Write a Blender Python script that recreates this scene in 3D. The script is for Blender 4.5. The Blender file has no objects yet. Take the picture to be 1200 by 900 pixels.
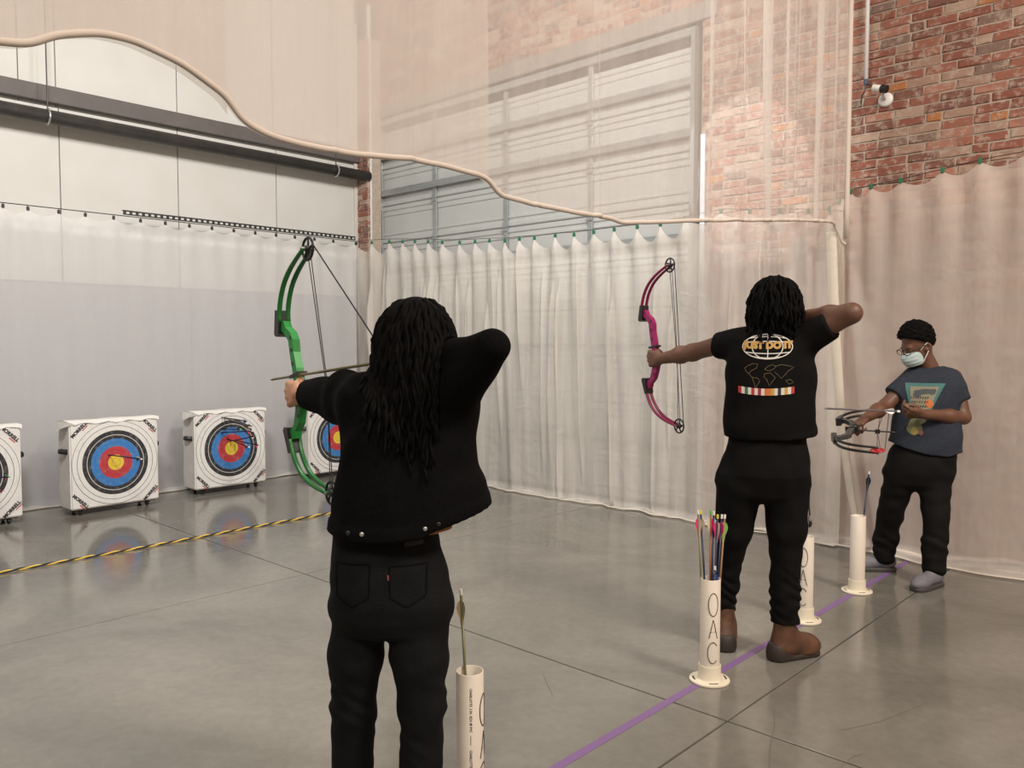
import bpy, bmesh, math, random
import numpy as np
from mathutils import Vector, Matrix
from mathutils.bvhtree import BVHTree

random.seed(7)
rng = np.random.default_rng(7)
S = bpy.context.scene
COL = S.collection

# ------------------------------------------------------------------ camera
FPX, CH = 957.0, 1.5
YAW = math.atan2(900, math.hypot(957, 48))
PIT = math.atan2(48, 957)
F0 = np.array([-math.sin(YAW), math.cos(YAW), 0])
RT = np.array([math.cos(YAW), math.sin(YAW), 0])
ZU = np.array([0, 0, 1.0])
FW = F0 * math.cos(PIT) - ZU * math.sin(PIT)
UPV = np.cross(RT, FW)
CAM = np.array([0, 0, CH])
cd = bpy.data.cameras.new('camera')
cd.sensor_fit = 'HORIZONTAL'; cd.sensor_width = 36; cd.lens = 36 * FPX / 1200
cd.clip_start = .05
cam = bpy.data.objects.new('camera', cd); COL.objects.link(cam)
cam.matrix_world = Matrix(((RT[0], UPV[0], -FW[0], 0), (RT[1], UPV[1], -FW[1], 0), (RT[2], UPV[2], -FW[2], CH), (0, 0, 0, 1)))
S.camera = cam

# ------------------------------------------------------------------ world, lights, exposure
S.view_settings.view_transform = 'Standard'
S.view_settings.look = 'None'
S.view_settings.gamma = 1
S.view_settings.use_curve_mapping = False
S.view_settings.exposure = 0.1
W = bpy.data.worlds.new('world'); S.world = W; W.use_nodes = True
W.node_tree.nodes['Background'].inputs[0].default_value = (1, .95, .9, 1)
W.node_tree.nodes['Background'].inputs[1].default_value = .05

def area(name, loc, aim, size, power, color):
    l = bpy.data.lights.new(name, 'AREA'); l.shape = 'RECTANGLE'
    l.size, l.size_y = size; l.energy = power; l.color = color
    o = bpy.data.objects.new(name, l); COL.objects.link(o)
    o.location = loc
    o.rotation_euler = (Vector(aim) - Vector(loc)).to_track_quat('-Z', 'Y').to_euler()
    return o
WARM = (1, .89, .785); NEUT = (1, .965, .915)
area('bay_light_near', (1.4, -2.2, 5.9), (.9, -1.0, 0), (1.2, 1.2), 255, WARM)
area('bay_light_near', (3.0, 3.0, 5.9), (.6, 5.6, .8), (1.2, 1.2), 400, WARM)
area('bay_light_far', (-3.1, .6, 5.0), (-8.2, 2.4, 1.1), (.9, .9), 235, NEUT)
area('bay_light_far', (-3.1, 3.9, 5.0), (-8.2, 4.6, 1.1), (.9, .9), 140, NEUT)
sp = bpy.data.lights.new('wall_spot', 'SPOT'); sp.energy = 1000; sp.color = (.86, .93, 1); sp.spot_size = math.radians(15); sp.spot_blend = .12; sp.shadow_soft_size = .02
spo = bpy.data.objects.new('wall_spot', sp); COL.objects.link(spo)
spo.location = (-3.9, 3.2, 5.6)
spo.rotation_euler = (Vector((-3.28, 6.34, 2.93)) - Vector(spo.location)).to_track_quat('-Z', 'Y').to_euler()

# ------------------------------------------------------------------ pixel helpers
def ray(u, v): return FW + RT * (u - 600) / FPX - UPV * (v - 450) / FPX
def gnd(u, v, z=0): d = ray(u, v); return CAM + d * (z - CH) / d[2]
def atx(u, v, X): d = ray(u, v); return CAM + d * X / d[0]
def aty(u, v, Y): d = ray(u, v); return CAM + d * Y / d[1]
def dep(u, v, D): return CAM + ray(u, v) * D

# ------------------------------------------------------------------ materials
MATS = {}
def mat(name, col, rough=.6, metal=0, noise=None, bump=None, spec=.5, coat=0):
    """noise=(scale, colour2, amount); bump=(scale, strength)"""
    if name in MATS: return MATS[name]
    m = bpy.data.materials.new(name); m.use_nodes = True
    nt = m.node_tree; b = nt.nodes['Principled BSDF']
    b.inputs['Base Color'].default_value = (*col, 1)
    b.inputs['Roughness'].default_value = rough
    b.inputs['Metallic'].default_value = metal
    b.inputs['Specular IOR Level'].default_value = spec
    b.inputs['Coat Weight'].default_value = coat
    if noise or bump:
        tc = nt.nodes.new('ShaderNodeTexCoord')
    if noise:
        n = nt.nodes.new('ShaderNodeTexNoise'); n.inputs['Scale'].default_value = noise[0]; n.inputs['Detail'].default_value = 6
        nt.links.new(tc.outputs['Object'], n.inputs['Vector'])
        r = nt.nodes.new('ShaderNodeMapRange'); r.inputs[1].default_value = .35; r.inputs[2].default_value = .65; r.inputs[4].default_value = noise[2]
        nt.links.new(n.outputs['Fac'], r.inputs[0])
        mx = nt.nodes.new('ShaderNodeMix'); mx.data_type = 'RGBA'
        mx.inputs[6].default_value = (*col, 1); mx.inputs[7].default_value = (*noise[1], 1)
        nt.links.new(r.outputs[0], mx.inputs[0]); nt.links.new(mx.outputs[2], b.inputs['Base Color'])
    if bump:
        n2 = nt.nodes.new('ShaderNodeTexNoise'); n2.inputs['Scale'].default_value = bump[0]; n2.inputs['Detail'].default_value = 4
        nt.links.new(tc.outputs['Object'], n2.inputs['Vector'])
        bp = nt.nodes.new('ShaderNodeBump'); bp.inputs['Strength'].default_value = bump[1]; bp.inputs['Distance'].default_value = .01
        nt.links.new(n2.outputs['Fac'], bp.inputs['Height']); nt.links.new(bp.outputs[0], b.inputs['Normal'])
    MATS[name] = m
    return m

def sheer(name, col, opacity, var=.08, trans=.4, crease=.55):
    m = bpy.data.materials.new(name); m.use_nodes = True
    nt = m.node_tree; nt.nodes.remove(nt.nodes['Principled BSDF'])
    out = nt.nodes['Material Output']
    d = nt.nodes.new('ShaderNodeBsdfDiffuse'); d.inputs[0].default_value = (*col, 1)
    t = nt.nodes.new('ShaderNodeBsdfTranslucent'); t.inputs[0].default_value = (*col, 1)
    tr = nt.nodes.new('ShaderNodeBsdfTransparent')
    m1 = nt.nodes.new('ShaderNodeMixShader'); m1.inputs[0].default_value = trans
    nt.links.new(d.outputs[0], m1.inputs[1]); nt.links.new(t.outputs[0], m1.inputs[2])
    tc = nt.nodes.new('ShaderNodeTexCoord')
    mp = nt.nodes.new('ShaderNodeMapping'); mp.inputs['Scale'].default_value = (6, 6, .55)
    nt.links.new(tc.outputs['Object'], mp.inputs['Vector'])
    n = nt.nodes.new('ShaderNodeTexNoise'); n.inputs['Scale'].default_value = 1.6; n.inputs['Detail'].default_value = 7
    nt.links.new(mp.outputs[0], n.inputs['Vector'])
    n2 = nt.nodes.new('ShaderNodeTexNoise'); n2.inputs['Scale'].default_value = 2.2; n2.inputs['Detail'].default_value = 3; n2.inputs['Distortion'].default_value = 1.5
    nt.links.new(tc.outputs['Object'], n2.inputs['Vector'])
    ad = nt.nodes.new('ShaderNodeMath'); ad.operation = 'ADD'; nt.links.new(n.outputs['Fac'], ad.inputs[0]); nt.links.new(n2.outputs['Fac'], ad.inputs[1])
    bp = nt.nodes.new('ShaderNodeBump'); bp.inputs['Strength'].default_value = crease; bp.inputs['Distance'].default_value = .035
    nt.links.new(ad.outputs[0], bp.inputs['Height']); nt.links.new(bp.outputs[0], d.inputs['Normal']); nt.links.new(bp.outputs[0], t.inputs['Normal'])
    r = nt.nodes.new('ShaderNodeMapRange'); r.inputs[1].default_value = .3; r.inputs[2].default_value = .7
    r.inputs[3].default_value = opacity - var; r.inputs[4].default_value = min(1, opacity + var)
    nt.links.new(n.outputs['Fac'], r.inputs[0])
    m2 = nt.nodes.new('ShaderNodeMixShader')
    nt.links.new(r.outputs[0], m2.inputs[0]); nt.links.new(tr.outputs[0], m2.inputs[1]); nt.links.new(m1.outputs[0], m2.inputs[2])
    nt.links.new(m2.outputs[0], out.inputs[0])
    MATS[name] = m
    return m

def brick_mat(name, island):
    m = bpy.data.materials.new(name); m.use_nodes = True
    nt = m.node_tree; b = nt.nodes['Principled BSDF']; b.inputs['Roughness'].default_value = .9; b.inputs['Specular IOR Level'].default_value = .2
    if island:
        g = nt.nodes.new('ShaderNodeNewGeometry'); rnd = g.outputs['Random Per Island']
    else:
        g = nt.nodes.new('ShaderNodeObjectInfo'); rnd = g.outputs['Random']
    cr = nt.nodes.new('ShaderNodeValToRGB'); cr.color_ramp.interpolation = 'CONSTANT'
    cols = [(0, (.22, .085, .06)), (.14, (.27, .115, .08)), (.3, (.33, .16, .115)), (.42, (.18, .085, .065)), (.55, (.31, .20, .15)), (.66, (.25, .10, .07)), (.78, (.36, .25, .19)), (.88, (.20, .13, .105)), (.955, (.36, .15, .06))]
    el = cr.color_ramp.elements
    el[0].position = 0; el[0].color = (*cols[0][1], 1); el[1].position = cols[1][0]; el[1].color = (*cols[1][1], 1)
    for p, c in cols[2:]:
        e = el.new(p); e.color = (*c, 1)
    nt.links.new(rnd, cr.inputs[0])
    ge = nt.nodes.new('ShaderNodeNewGeometry')
    n = nt.nodes.new('ShaderNodeTexNoise'); n.inputs['Scale'].default_value = 17; n.inputs['Detail'].default_value = 8; n.inputs['Roughness'].default_value = .72
    nt.links.new(ge.outputs['Position'], n.inputs['Vector'])
    r = nt.nodes.new('ShaderNodeMapRange'); r.inputs[1].default_value = .50; r.inputs[2].default_value = .60; r.inputs[4].default_value = .62
    nt.links.new(n.outputs['Fac'], r.inputs[0])
    mx = nt.nodes.new('ShaderNodeMix'); mx.data_type = 'RGBA'; mx.inputs[7].default_value = (.42, .34, .285, 1)
    nt.links.new(r.outputs[0], mx.inputs[0]); nt.links.new(cr.outputs[0], mx.inputs[6])
    nt.links.new(mx.outputs[2], b.inputs['Base Color'])
    bp = nt.nodes.new('ShaderNodeBump'); bp.inputs['Strength'].default_value = .5; bp.inputs['Distance'].default_value = .008
    nt.links.new(n.outputs['Fac'], bp.inputs['Height']); nt.links.new(bp.outputs[0], b.inputs['Normal'])
    return m

def floor_mat():
    m = bpy.data.materials.new('polished_concrete'); m.use_nodes = True
    nt = m.node_tree; b = nt.nodes['Principled BSDF']
    ge = nt.nodes.new('ShaderNodeNewGeometry')
    n = nt.nodes.new('ShaderNodeTexNoise'); n.inputs['Scale'].default_value = .9; n.inputs['Detail'].default_value = 9; n.inputs['Roughness'].default_value = .62; n.inputs['Distortion'].default_value = .6
    nt.links.new(ge.outputs['Position'], n.inputs['Vector'])
    cr = nt.nodes.new('ShaderNodeValToRGB'); el = cr.color_ramp.elements
    el[0].position = .3; el[0].color = (.125, .119, .102, 1); el[1].position = .7; el[1].color = (.22, .21, .184, 1)
    nt.links.new(n.outputs['Fac'], cr.inputs[0])
    n2 = nt.nodes.new('ShaderNodeTexNoise'); n2.inputs['Scale'].default_value = 26; n2.inputs['Detail'].default_value = 6
    nt.links.new(ge.outputs['Position'], n2.inputs['Vector'])
    mx = nt.nodes.new('ShaderNodeMix'); mx.data_type = 'RGBA'; mx.blend_type = 'OVERLAY'; mx.inputs[0].default_value = .22
    nt.links.new(cr.outputs[0], mx.inputs[6]); nt.links.new(n2.outputs['Color'], mx.inputs[7])
    hs = nt.nodes.new('ShaderNodeRGBToBW'); nt.links.new(n2.outputs['Color'], hs.inputs[0]); nt.links.new(hs.outputs[0], mx.inputs[7])
    nt.links.new(mx.outputs[2], b.inputs['Base Color'])
    rr = nt.nodes.new('ShaderNodeMapRange'); rr.inputs[1].default_value = .3; rr.inputs[2].default_value = .7; rr.inputs[3].default_value = .08; rr.inputs[4].default_value = .2
    nt.links.new(n.outputs['Fac'], rr.inputs[0]); nt.links.new(rr.outputs[0], b.inputs['Roughness'])
    b.inputs['Specular IOR Level'].default_value = .6
    return m

# ------------------------------------------------------------------ mesh helpers
class MB:
    def __init__(s): s.v = []; s.f = []; s.mi = []
    def add(s, vs, fs, mi=0):
        o = len(s.v); s.v += [tuple(map(float, p)) for p in vs]; s.f += [tuple(i + o for i in f) for f in fs]; s.mi += [mi] * len(fs); return s
    def box(s, lo, hi, mi=0, bev=0):
        x0, y0, z0 = lo; x1, y1, z1 = hi
        if bev:
            bm = bmesh.new(); bmesh.ops.create_cube(bm, size=1)
            for q in bm.verts: q.co = Vector(((x0 + x1) / 2 + q.co.x * (x1 - x0), (y0 + y1) / 2 + q.co.y * (y1 - y0), (z0 + z1) / 2 + q.co.z * (z1 - z0)))
            bmesh.ops.bevel(bm, geom=bm.edges[:], offset=bev, segments=2, affect='EDGES', profile=.5)
            bm.verts.index_update(); s.add([q.co[:] for q in bm.verts], [[q.index for q in f.verts] for f in bm.faces], mi); bm.free(); return s
        return s.add([(x0, y0, z0), (x1, y0, z0), (x1, y1, z0), (x0, y1, z0), (x0, y0, z1), (x1, y0, z1), (x1, y1, z1), (x0, y1, z1)],
                     [(0, 3, 2, 1), (4, 5, 6, 7), (0, 1, 5, 4), (1, 2, 6, 5), (2, 3, 7, 6), (3, 0, 4, 7)], mi)
    def tube(s, pts, r, n=8, cap=True, mi=0, flat=1.0):
        pts = [np.array(p, float) for p in pts]; N = len(pts)
        rs = list(r) if hasattr(r, '__len__') else [r] * N
        vs = []; up = None
        for i, p in enumerate(pts):
            t = pts[min(i + 1, N - 1)] - pts[max(i - 1, 0)]; t = t / (np.linalg.norm(t) + 1e-9)
            if up is None:
                up = np.array([0, 0, 1.]) if abs(t[2]) < .9 else np.array([1., 0, 0])
            a = np.cross(t, up); a /= np.linalg.norm(a) + 1e-9; b = np.cross(a, t); up = b
            for k in range(n):
                q = 2 * math.pi * k / n
                vs.append(p + rs[i] * (a * math.cos(q) + b * flat * math.sin(q)))
        fs = [(i * n + k, i * n + (k + 1) % n, (i + 1) * n + (k + 1) % n, (i + 1) * n + k) for i in range(N - 1) for k in range(n)]
        if cap: fs += [tuple(range(n - 1, -1, -1)), tuple((N - 1) * n + k for k in range(n))]
        return s.add(vs, fs, mi)
    def lathe(s, prof, c=(0, 0, 0), n=32, mi=0, axis=(0, 0, 1)):
        ax = np.array(axis, float); ax /= np.linalg.norm(ax)
        h = np.array([1., 0, 0]) if abs(ax[0]) < .9 else np.array([0, 1., 0])
        a = np.cross(ax, h); a /= np.linalg.norm(a); b = np.cross(ax, a); c = np.array(c, float)
        vs = [c + ax * z + r * (a * math.cos(2 * math.pi * k / n) + b * math.sin(2 * math.pi * k / n)) for r, z in prof for k in range(n)]
        fs = [(i * n + k, i * n + (k + 1) % n, (i + 1) * n + (k + 1) % n, (i + 1) * n + k) for i in range(len(prof) - 1) for k in range(n)]
        return s.add(vs, fs, mi)
    def grid(s, P, mi=0):
        P = np.asarray(P, float); R, C = P.shape[:2]
        return s.add(P.reshape(-1, 3), [(i * C + j, i * C + j + 1, (i + 1) * C + j + 1, (i + 1) * C + j) for i in range(R - 1) for j in range(C - 1)], mi)
    def prism(s, poly, o, e1, e2, n, th, mi=0):
        """polygon in the e1/e2 plane at o, extruded +-th/2 along n"""
        o, e1, e2, n = [np.array(q, float) for q in (o, e1, e2, n)]
        k = len(poly); a = [o + e1 * p + e2 * q + n * th / 2 for p, q in poly]; b = [o + e1 * p + e2 * q - n * th / 2 for p, q in poly]
        return s.add(a + b, [tuple(range(k)), tuple(range(2 * k - 1, k - 1, -1))] + [(i, k + i, k + (i + 1) % k, (i + 1) % k) for i in range(k)], mi)
    def build(s, name, m, parent=None, smooth=False, base=None):
        me = bpy.data.meshes.new(name)
        off = np.array(base if base is not None else (parent.location if parent is not None else (0, 0, 0)), float)
        if parent is not None and parent.parent is not None and base is None: off = off + np.array(parent.parent.location)
        v = np.array(s.v, float) - off
        me.from_pydata(v.tolist(), [], s.f)
        for q in (m if isinstance(m, (list, tuple)) else [m]): me.materials.append(q)
        if any(s.mi): me.polygons.foreach_set('material_index', s.mi)
        if smooth: me.polygons.foreach_set('use_smooth', [True] * len(s.f))
        o = bpy.data.objects.new(name, me); COL.objects.link(o)
        if parent is not None: o.parent = parent
        elif base is not None: o.location = base
        return o
def smooth_by_angle(o, deg=40):
    o.data.polygons.foreach_set('use_smooth', [True] * len(o.data.polygons))
    o.data.set_sharp_from_angle(angle=math.radians(deg))
    return o
def empty(name, loc):
    o = bpy.data.objects.new(name, None); COL.objects.link(o); o.location = loc; o.empty_display_size = .1; return o
def tag(o, label, cat, group=None):
    o['label'] = label; o['category'] = cat
    if group: o['group'] = group
    return o
def struct(o): o['kind'] = 'structure'; return o
def link_copy(o, parent=None, loc=None):
    c = o.copy(); COL.objects.link(c)
    if parent is not None: c.parent = parent
    if loc is not None: c.location = loc
    return c
def subparts_copy(src, dst):
    for ch in [q for q in bpy.data.objects if q.parent == src]:
        c = link_copy(ch, dst); subparts_copy(ch, c)

# ================================================================== THE ROOM
XL, YB, ZC = -8.42, 6.35, 6.5
XR, YF = 4.5, -5.0
m_conc = floor_mat()
m_joint = mat('joint_dark', (.07, .06, .05), .9)
fl = struct(MB().box((XL - .3, YF - .2, -.2), (XR + .2, YB + .5, -.012)).build('floor', m_joint))
xj = [XL - .3, -7.59, -4.57, -1.55, 1.47, XR + .2]; yj = [YF - .2, -3.12, -.11, 2.9, 5.92, YB + .5]
for i in range(5):
    for j in range(5):
        g = .004
        MB().box((xj[i] + g, yj[j] + g, -.012), (xj[i + 1] - g, yj[j + 1] - g, 0), bev=.003).build('slab', m_conc, fl)
m_crack = mat('crack_dark', (.13, .115, .09), .9)
for pts in ([(637, 790), (641, 801), (648, 815)], [(907, 832), (908, 850), (903, 872), (901, 905)], [(985, 856), (1030, 846), (1083, 825)], [(985, 900), (1000, 886), (1010, 884)]):
    w = np.array([gnd(*p, z=.0008) for p in pts]); t = w[-1] - w[0]; nn = np.array([-t[1], t[0], 0]); nn /= np.linalg.norm(nn)
    MB().grid([[p - nn * .0018 for p in w], [p + nn * .0018 for p in w]]).build('crack', m_crack, fl)

m_white = mat('white_panel', (.54, .535, .51), .55, noise=(2.5, (.50, .49, .455), .6))
m_grey = mat('grey_lower_panel', (.30, .30, .325), .6)
m_seam = mat('panel_gap', (.16, .15, .14), .9)
m_plain = mat('painted_wall', (.55, .48, .42), .8)
m_ceil = mat('ceiling_paint', (.45, .42, .38), .9)
m_mortar = mat('mortar', (.42, .35, .29), .95, noise=(30, (.33, .27, .22), .8), bump=(60, .5))
struct(MB().box((XL - .3, YF - .2, ZC), (XR + .2, YB + .5, ZC + .2)).build('ceiling', m_ceil))
struct(MB().box((XR, YF, 0), (XR + .2, YB + .3, ZC)).build('wall_right', m_plain))
struct(MB().box((XL - .3, YF - .2, 0), (XR + .2, YF, ZC)).build('wall_front', m_plain))
wl = struct(MB().box((XL - .3, YF, 0), (XL - .012, 6.2, ZC)).build('wall_left', m_seam))
def seams(us, v): return [float(atx(u, v, XL)[1]) for u in us]
def row(ys, z0, z1, name, m):
    for a, b in zip(ys[:-1], ys[1:]):
        MB().box((XL - .012, a + .004, z0 + .003), (XL, b - .004, z1 - .003), bev=.003).build(name, m, wl)
row([YF, -3.2, -1.6, -.2, 1.0] + seams([73, 210.5, 325], 300) + [6.14], 2.07, 3.70, 'wall_panel', m_white)
row([YF, -3.2, -1.6, -.2, 1.0] + seams([20, 64, 206], 60) + [5.0, 6.14], 3.70, 6.5, 'wall_panel', m_white)
row([YF, -3.2, -.8, 1.6, 4.0, 6.14], 0, 2.07, 'lower_panel', m_grey)

# back wall (brick) with the garage door opening
DX0, DX1, DZ = -8.31, -3.71, 4.27
bw = MB()
bw.box((DX1, YB, 0), (XR, YB + .3, ZC)); bw.box((XL - .3, YB, DZ), (DX1, YB + .3, ZC)); bw.box((XL - .3, YB, 0), (DX0, YB + .3, DZ))
wb = struct(bw.build('wall_back', m_mortar))
m_brick = brick_mat('brick_face', False); m_brick_far = brick_mat('brick_face_far', True)
BL, BH, BG, CP = .2, .056, .011, .0665
def brick_mesh(k):
    r = random.Random(k)
    bm = bmesh.new(); bmesh.ops.create_cube(bm, size=1)
    bmesh.ops.bevel(bm, geom=[e for e in bm.edges if all(v.co.y < 0 for v in e.verts)], offset=.06, segments=1, affect='EDGES')
    for v in bm.verts: v.co += Vector((r.uniform(-.018, .018), r.uniform(-.12, .12) if v.co.y < 0 else 0, r.uniform(-.05, .05)))
    me = bpy.data.meshes.new('brick'); bm.to_mesh(me); bm.free(); me.materials.append(m_brick); return me
BM = [brick_mesh(k) for k in range(6)]
singles, rest = [], []
def lay(x0, x1, z0, z1):
    n = int((z1 - z0) / CP)
    for c in range(n):
        z = z0 + (c + .5) * CP
        x = x0 - (.105 if (c % 2) else 0) + random.uniform(-.01, .01)
        while x < x1:
            L = BL if random.random() > .17 else .095
            a, b = max(x, x0), min(x + L, x1)
            if b - a > .03:
                uv = (np.array([(a + b) / 2, YB, z]) - CAM); d = uv @ FW
                if d > .1:
                    pu = 600 + FPX * (uv @ RT) / d; pv = 450 - FPX * (uv @ UPV) / d
                    vis = 835 < pu < 1215 and -15 < pv < 262 and (pu < 985 or pv < 236)
                else: vis = False
                (singles if vis else rest).append((a, b, z, d))
            x += L + BG
lay(DX1 + .01, XR - .02, 0.01, 6.4)
lay(XL - .25, DX1 + .005, DZ + .16, 6.4)
singles.sort(key=lambda q: q[3]); rest += singles[300:]; singles = singles[:300]
for a, b, z, d in singles:
    o = bpy.data.objects.new('brick', random.choice(BM)); COL.objects.link(o); o.parent = wb
    o.location = ((a + b) / 2, YB + .0165 - random.uniform(0, .004), z); o.scale = (b - a, .04, BH)
mb = MB()
for a, b, z, d in rest:
    y = YB - .004 - random.uniform(0, .003); j = lambda: random.uniform(-.002, .002)
    mb.add([(a + j(), y, z - BH / 2 + j()), (b + j(), y, z - BH / 2 + j()), (b + j(), y, z + BH / 2 + j()), (a + j(), y, z + BH / 2 + j()),
            (a, YB + .002, z - BH / 2), (b, YB + .002, z - BH / 2), (b, YB + .002, z + BH / 2), (a, YB + .002, z + BH / 2)],
           [(0, 1, 2, 3), (1, 0, 4, 5), (2, 1, 5, 6), (3, 2, 6, 7), (0, 3, 7, 4)])
o = mb.build('brick_field', m_brick_far, wb); o['kind'] = 'stuff'
# stone lintel over the door, brick pilaster in the corner
m_lintel = mat('steel_lintel', (.22, .19, .17), .7)
struct(MB().box((DX0 - .1, YB - .03, DZ), (DX1 + .15, YB + .1, DZ + .15), bev=.008).build('trim_1', m_lintel))
pil = struct(MB().box((XL - .02, 6.15, 0), (-8.19, YB, 5.2)).build('trim_2', m_mortar))
for c in range(int(5.2 / CP)):
    z = (c + .5) * CP
    if 2.55 < z < 4.2:
        spl = [XL + .01, -8.30, -8.185] if c % 2 else [XL + .01, -8.36, -8.185]
        for a, b in zip(spl[:-1], spl[1:]):
            o = bpy.data.objects.new('brick', random.choice(BM)); COL.objects.link(o); o.parent = pil
            o.location = ((a + b) / 2, 6.16, z); o.scale = (b - a - .01, .04, BH)
struct(MB().box((XL, 6.10, 0), (XL + .03, 6.15, 5.4), bev=.004).build('trim_3', m_white))

# sectional garage door
m_door = mat('door_steel', (.44, .455, .45), .5, noise=(4, (.39, .40, .395), .5))
m_galv = mat('galvanised', (.42, .45, .46), .4, .7, noise=(14, (.32, .34, .35), .6))
m_trk = mat('dull_track', (.2, .2, .2), .7, .2)
dr = struct(empty('door_1', ((DX0 + DX1) / 2, 6.42, 0)))
SEC = .455
for k in range(9):
    z0 = .01 + k * SEC; z1 = z0 + SEC - .006
    prof = [(0, z0), (-.012, z0 + .012), (-.012, z0 + .05), (0, z0 + .062), (0, z0 + .085), (-.01, z0 + .095), (-.01, z0 + .115), (0, z0 + .125),
            (0, z1 - .125), (-.01, z1 - .115), (-.01, z1 - .095), (0, z1 - .085), (0, z1 - .062), (-.012, z1 - .05), (-.012, z1 - .012), (0, z1), (.04, z1), (.04, z0), (0, z0)]
    MB().grid([[(DX0 + .03, 6.41 + y, z) for y, z in prof], [(DX1 - .06, 6.41 + y, z) for y, z in prof]]).build('door_panel', m_door, dr)
styl = [float(aty(u, 240, 6.385)[0]) for u in (447, 510, 593, 692)] + [float(aty(813, 200, 6.385)[0])]
for x in styl:
    MB().box((x - .028, 6.375, .01), (x + .028, 6.40, DZ - .07), bev=.004).build('stile', m_galv, dr)
zs1 = float(aty(440, 230, 6.35)[2]) - .025
for z in [zs1 + q * SEC for q in (-6, -4, -2, 0, .98, 1.9)]:
    mb = MB(); mb.box((DX0 + .03, 6.34, z), (DX1 - .06, 6.375, z + .05), bev=.006); mb.box((DX0 + .03, 6.355, z + .05), (DX1 - .06, 6.361, z + .075)); mb.build('strut', m_galv, dr)
for k in range(1, 9):
    z = .01 + k * SEC - .003
    for x in styl:
        mb = MB(); mb.box((x - .035, 6.362, z - .045), (x + .035, 6.374, z + .045), bev=.004)
        mb.tube([(x - .04, 6.362, z), (x + .04, 6.362, z)], .009); mb.build('hinge', m_galv, dr)
for x, sx in ((DX0 + .0, 1), (DX1 - .03, -1)):
    mb = MB(); mb.box((x - .02, 6.24, 0), (x + .02, 6.30, 4.2)); mb.box((x - .02, 6.30, 0), (x - .012, 6.35, 4.2)); mb.build('track', m_trk, dr)
for k in range(1, 9):
    z = .01 + k * SEC
    for x, s2 in ((DX0 + .03, 1), (DX1 - .06, -1)):
        MB().lathe([(0, -.012), (.028, -.012), (.028, .012), (0, .012)], (x, 6.30, z), 14, axis=(1, 0, 0)).build('roller', m_galv, dr)
m_pale_edge = mat('door_edge_pale', (.5, .53, .56), .5)
MB().box((DX1 + .0, 6.33, 0), (DX1 + .045, 6.345, 3.3)).build('pale_edge_strip', m_pale_edge, dr)  # pale strip standing for the bright line at the door's right edge

# beam, pipe, hangers, conduits on the left wall
m_beam = mat('brown_steel_beam', (.10, .088, .083), .6, noise=(6, (.08, .07, .066), .7))
bmz = [float(atx(0, v, -8.34)[2]) for v in (108, 88)]
mb = MB(); mb.box((XL, YF, bmz[0]), (-8.34, 6.15, bmz[1]), bev=.006)
tag(mb.build('steel_beam', m_beam), 'long brown-grey steel beam running along the white panel wall above the pipe', 'beam')
m_pipe = mat('black_pipe', (.022, .021, .02), .45, noise=(9, (.05, .045, .04), .7))
pz = float(atx(0, 126, -8.2)[2]); pz2 = float(atx(415, 204, -8.2)[2])
py2 = 6.22
def pipe_z(y): return pz + (pz2 - pz) * (y - 2.2) / (6.0 - 2.2)
pp = empty('ceiling_pipe', (-8.2, 2.2, pz)); tag(pp, 'thick black pipe running horizontally along the white wall under the brown beam', 'pipe')
MB().tube([(-8.2, YF, pipe_z(YF)), (-8.2, 6.17, pipe_z(6.17))], .062, 20).build('pipe_run', m_pipe, pp, smooth=True)
m_silver = mat('zinc_rod', (.5, .5, .48), .35, .8)
for u, zt in ((56, 6.4), (393, 3.74)):
    y = float(atx(u, 140, -8.2)[1]); z = pipe_z(y)
    h = MB(); h.tube([(-8.2 + .068 * math.cos(q), y, z + .068 * math.sin(q)) for q in np.linspace(-.2, 2 * math.pi - .2, 25)], .009, 6)
    h = h.build('hanger_ring', m_silver, pp)
    MB().tube([(-8.2, y, z + .07), (-8.2, y, zt)], .006, 6).build('hanger_rod', m_pipe, h)
MB().tube([(-8.16, 6.12, .0), (-8.16, 6.12, 5.2)], .02, 10)
cdx = float(aty(434, 250, 6.2)[0])
tag(MB().tube([(cdx, 6.2, 0), (cdx, 6.2, 5.6)], .03, 12).build('corner_conduit', mat('pale_conduit', (.6, .6, .58), .4, .3)), 'pale vertical conduit pipe between the brick pilaster and the garage door', 'conduit')

# ================================================================== CURTAINS
m_left = sheer('sheer_left', (.82, .81, .81), .62, .015, .35, .2)
m_back = sheer('sheer_back', (.85, .81, .755), .70, .10, .42)
m_right = sheer('sheer_right', (.85, .785, .725), .66, .03, .4, .3)
m_strip = sheer('sheer_doubled', (.80, .74, .65), .93, .03, .4)
m_over = sheer('sheer_over', (.74, .685, .64), .50, .05, .3, .35)
m_hem = mat('curtain_hem', (.60, .53, .465), .9)
m_hemw = mat('curtain_hem_white', (.60, .54, .46), .9)
m_clip = mat('green_clip', (.01, .14, .07), .5)
m_clipk = mat('black_clip', (.012, .012, .014), .5)
m_wire = mat('black_wire', (.03, .03, .03), .5)

def fold_fn(seed, freqs, amps):
    r = np.random.default_rng(seed); ph = r.uniform(0, 6.28, len(freqs))
    return lambda s: sum(a * np.sin(f * s + p + 1.3 * np.sin(.37 * f * s + 2 * p)) for f, a, p in zip(freqs, amps, ph))

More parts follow.
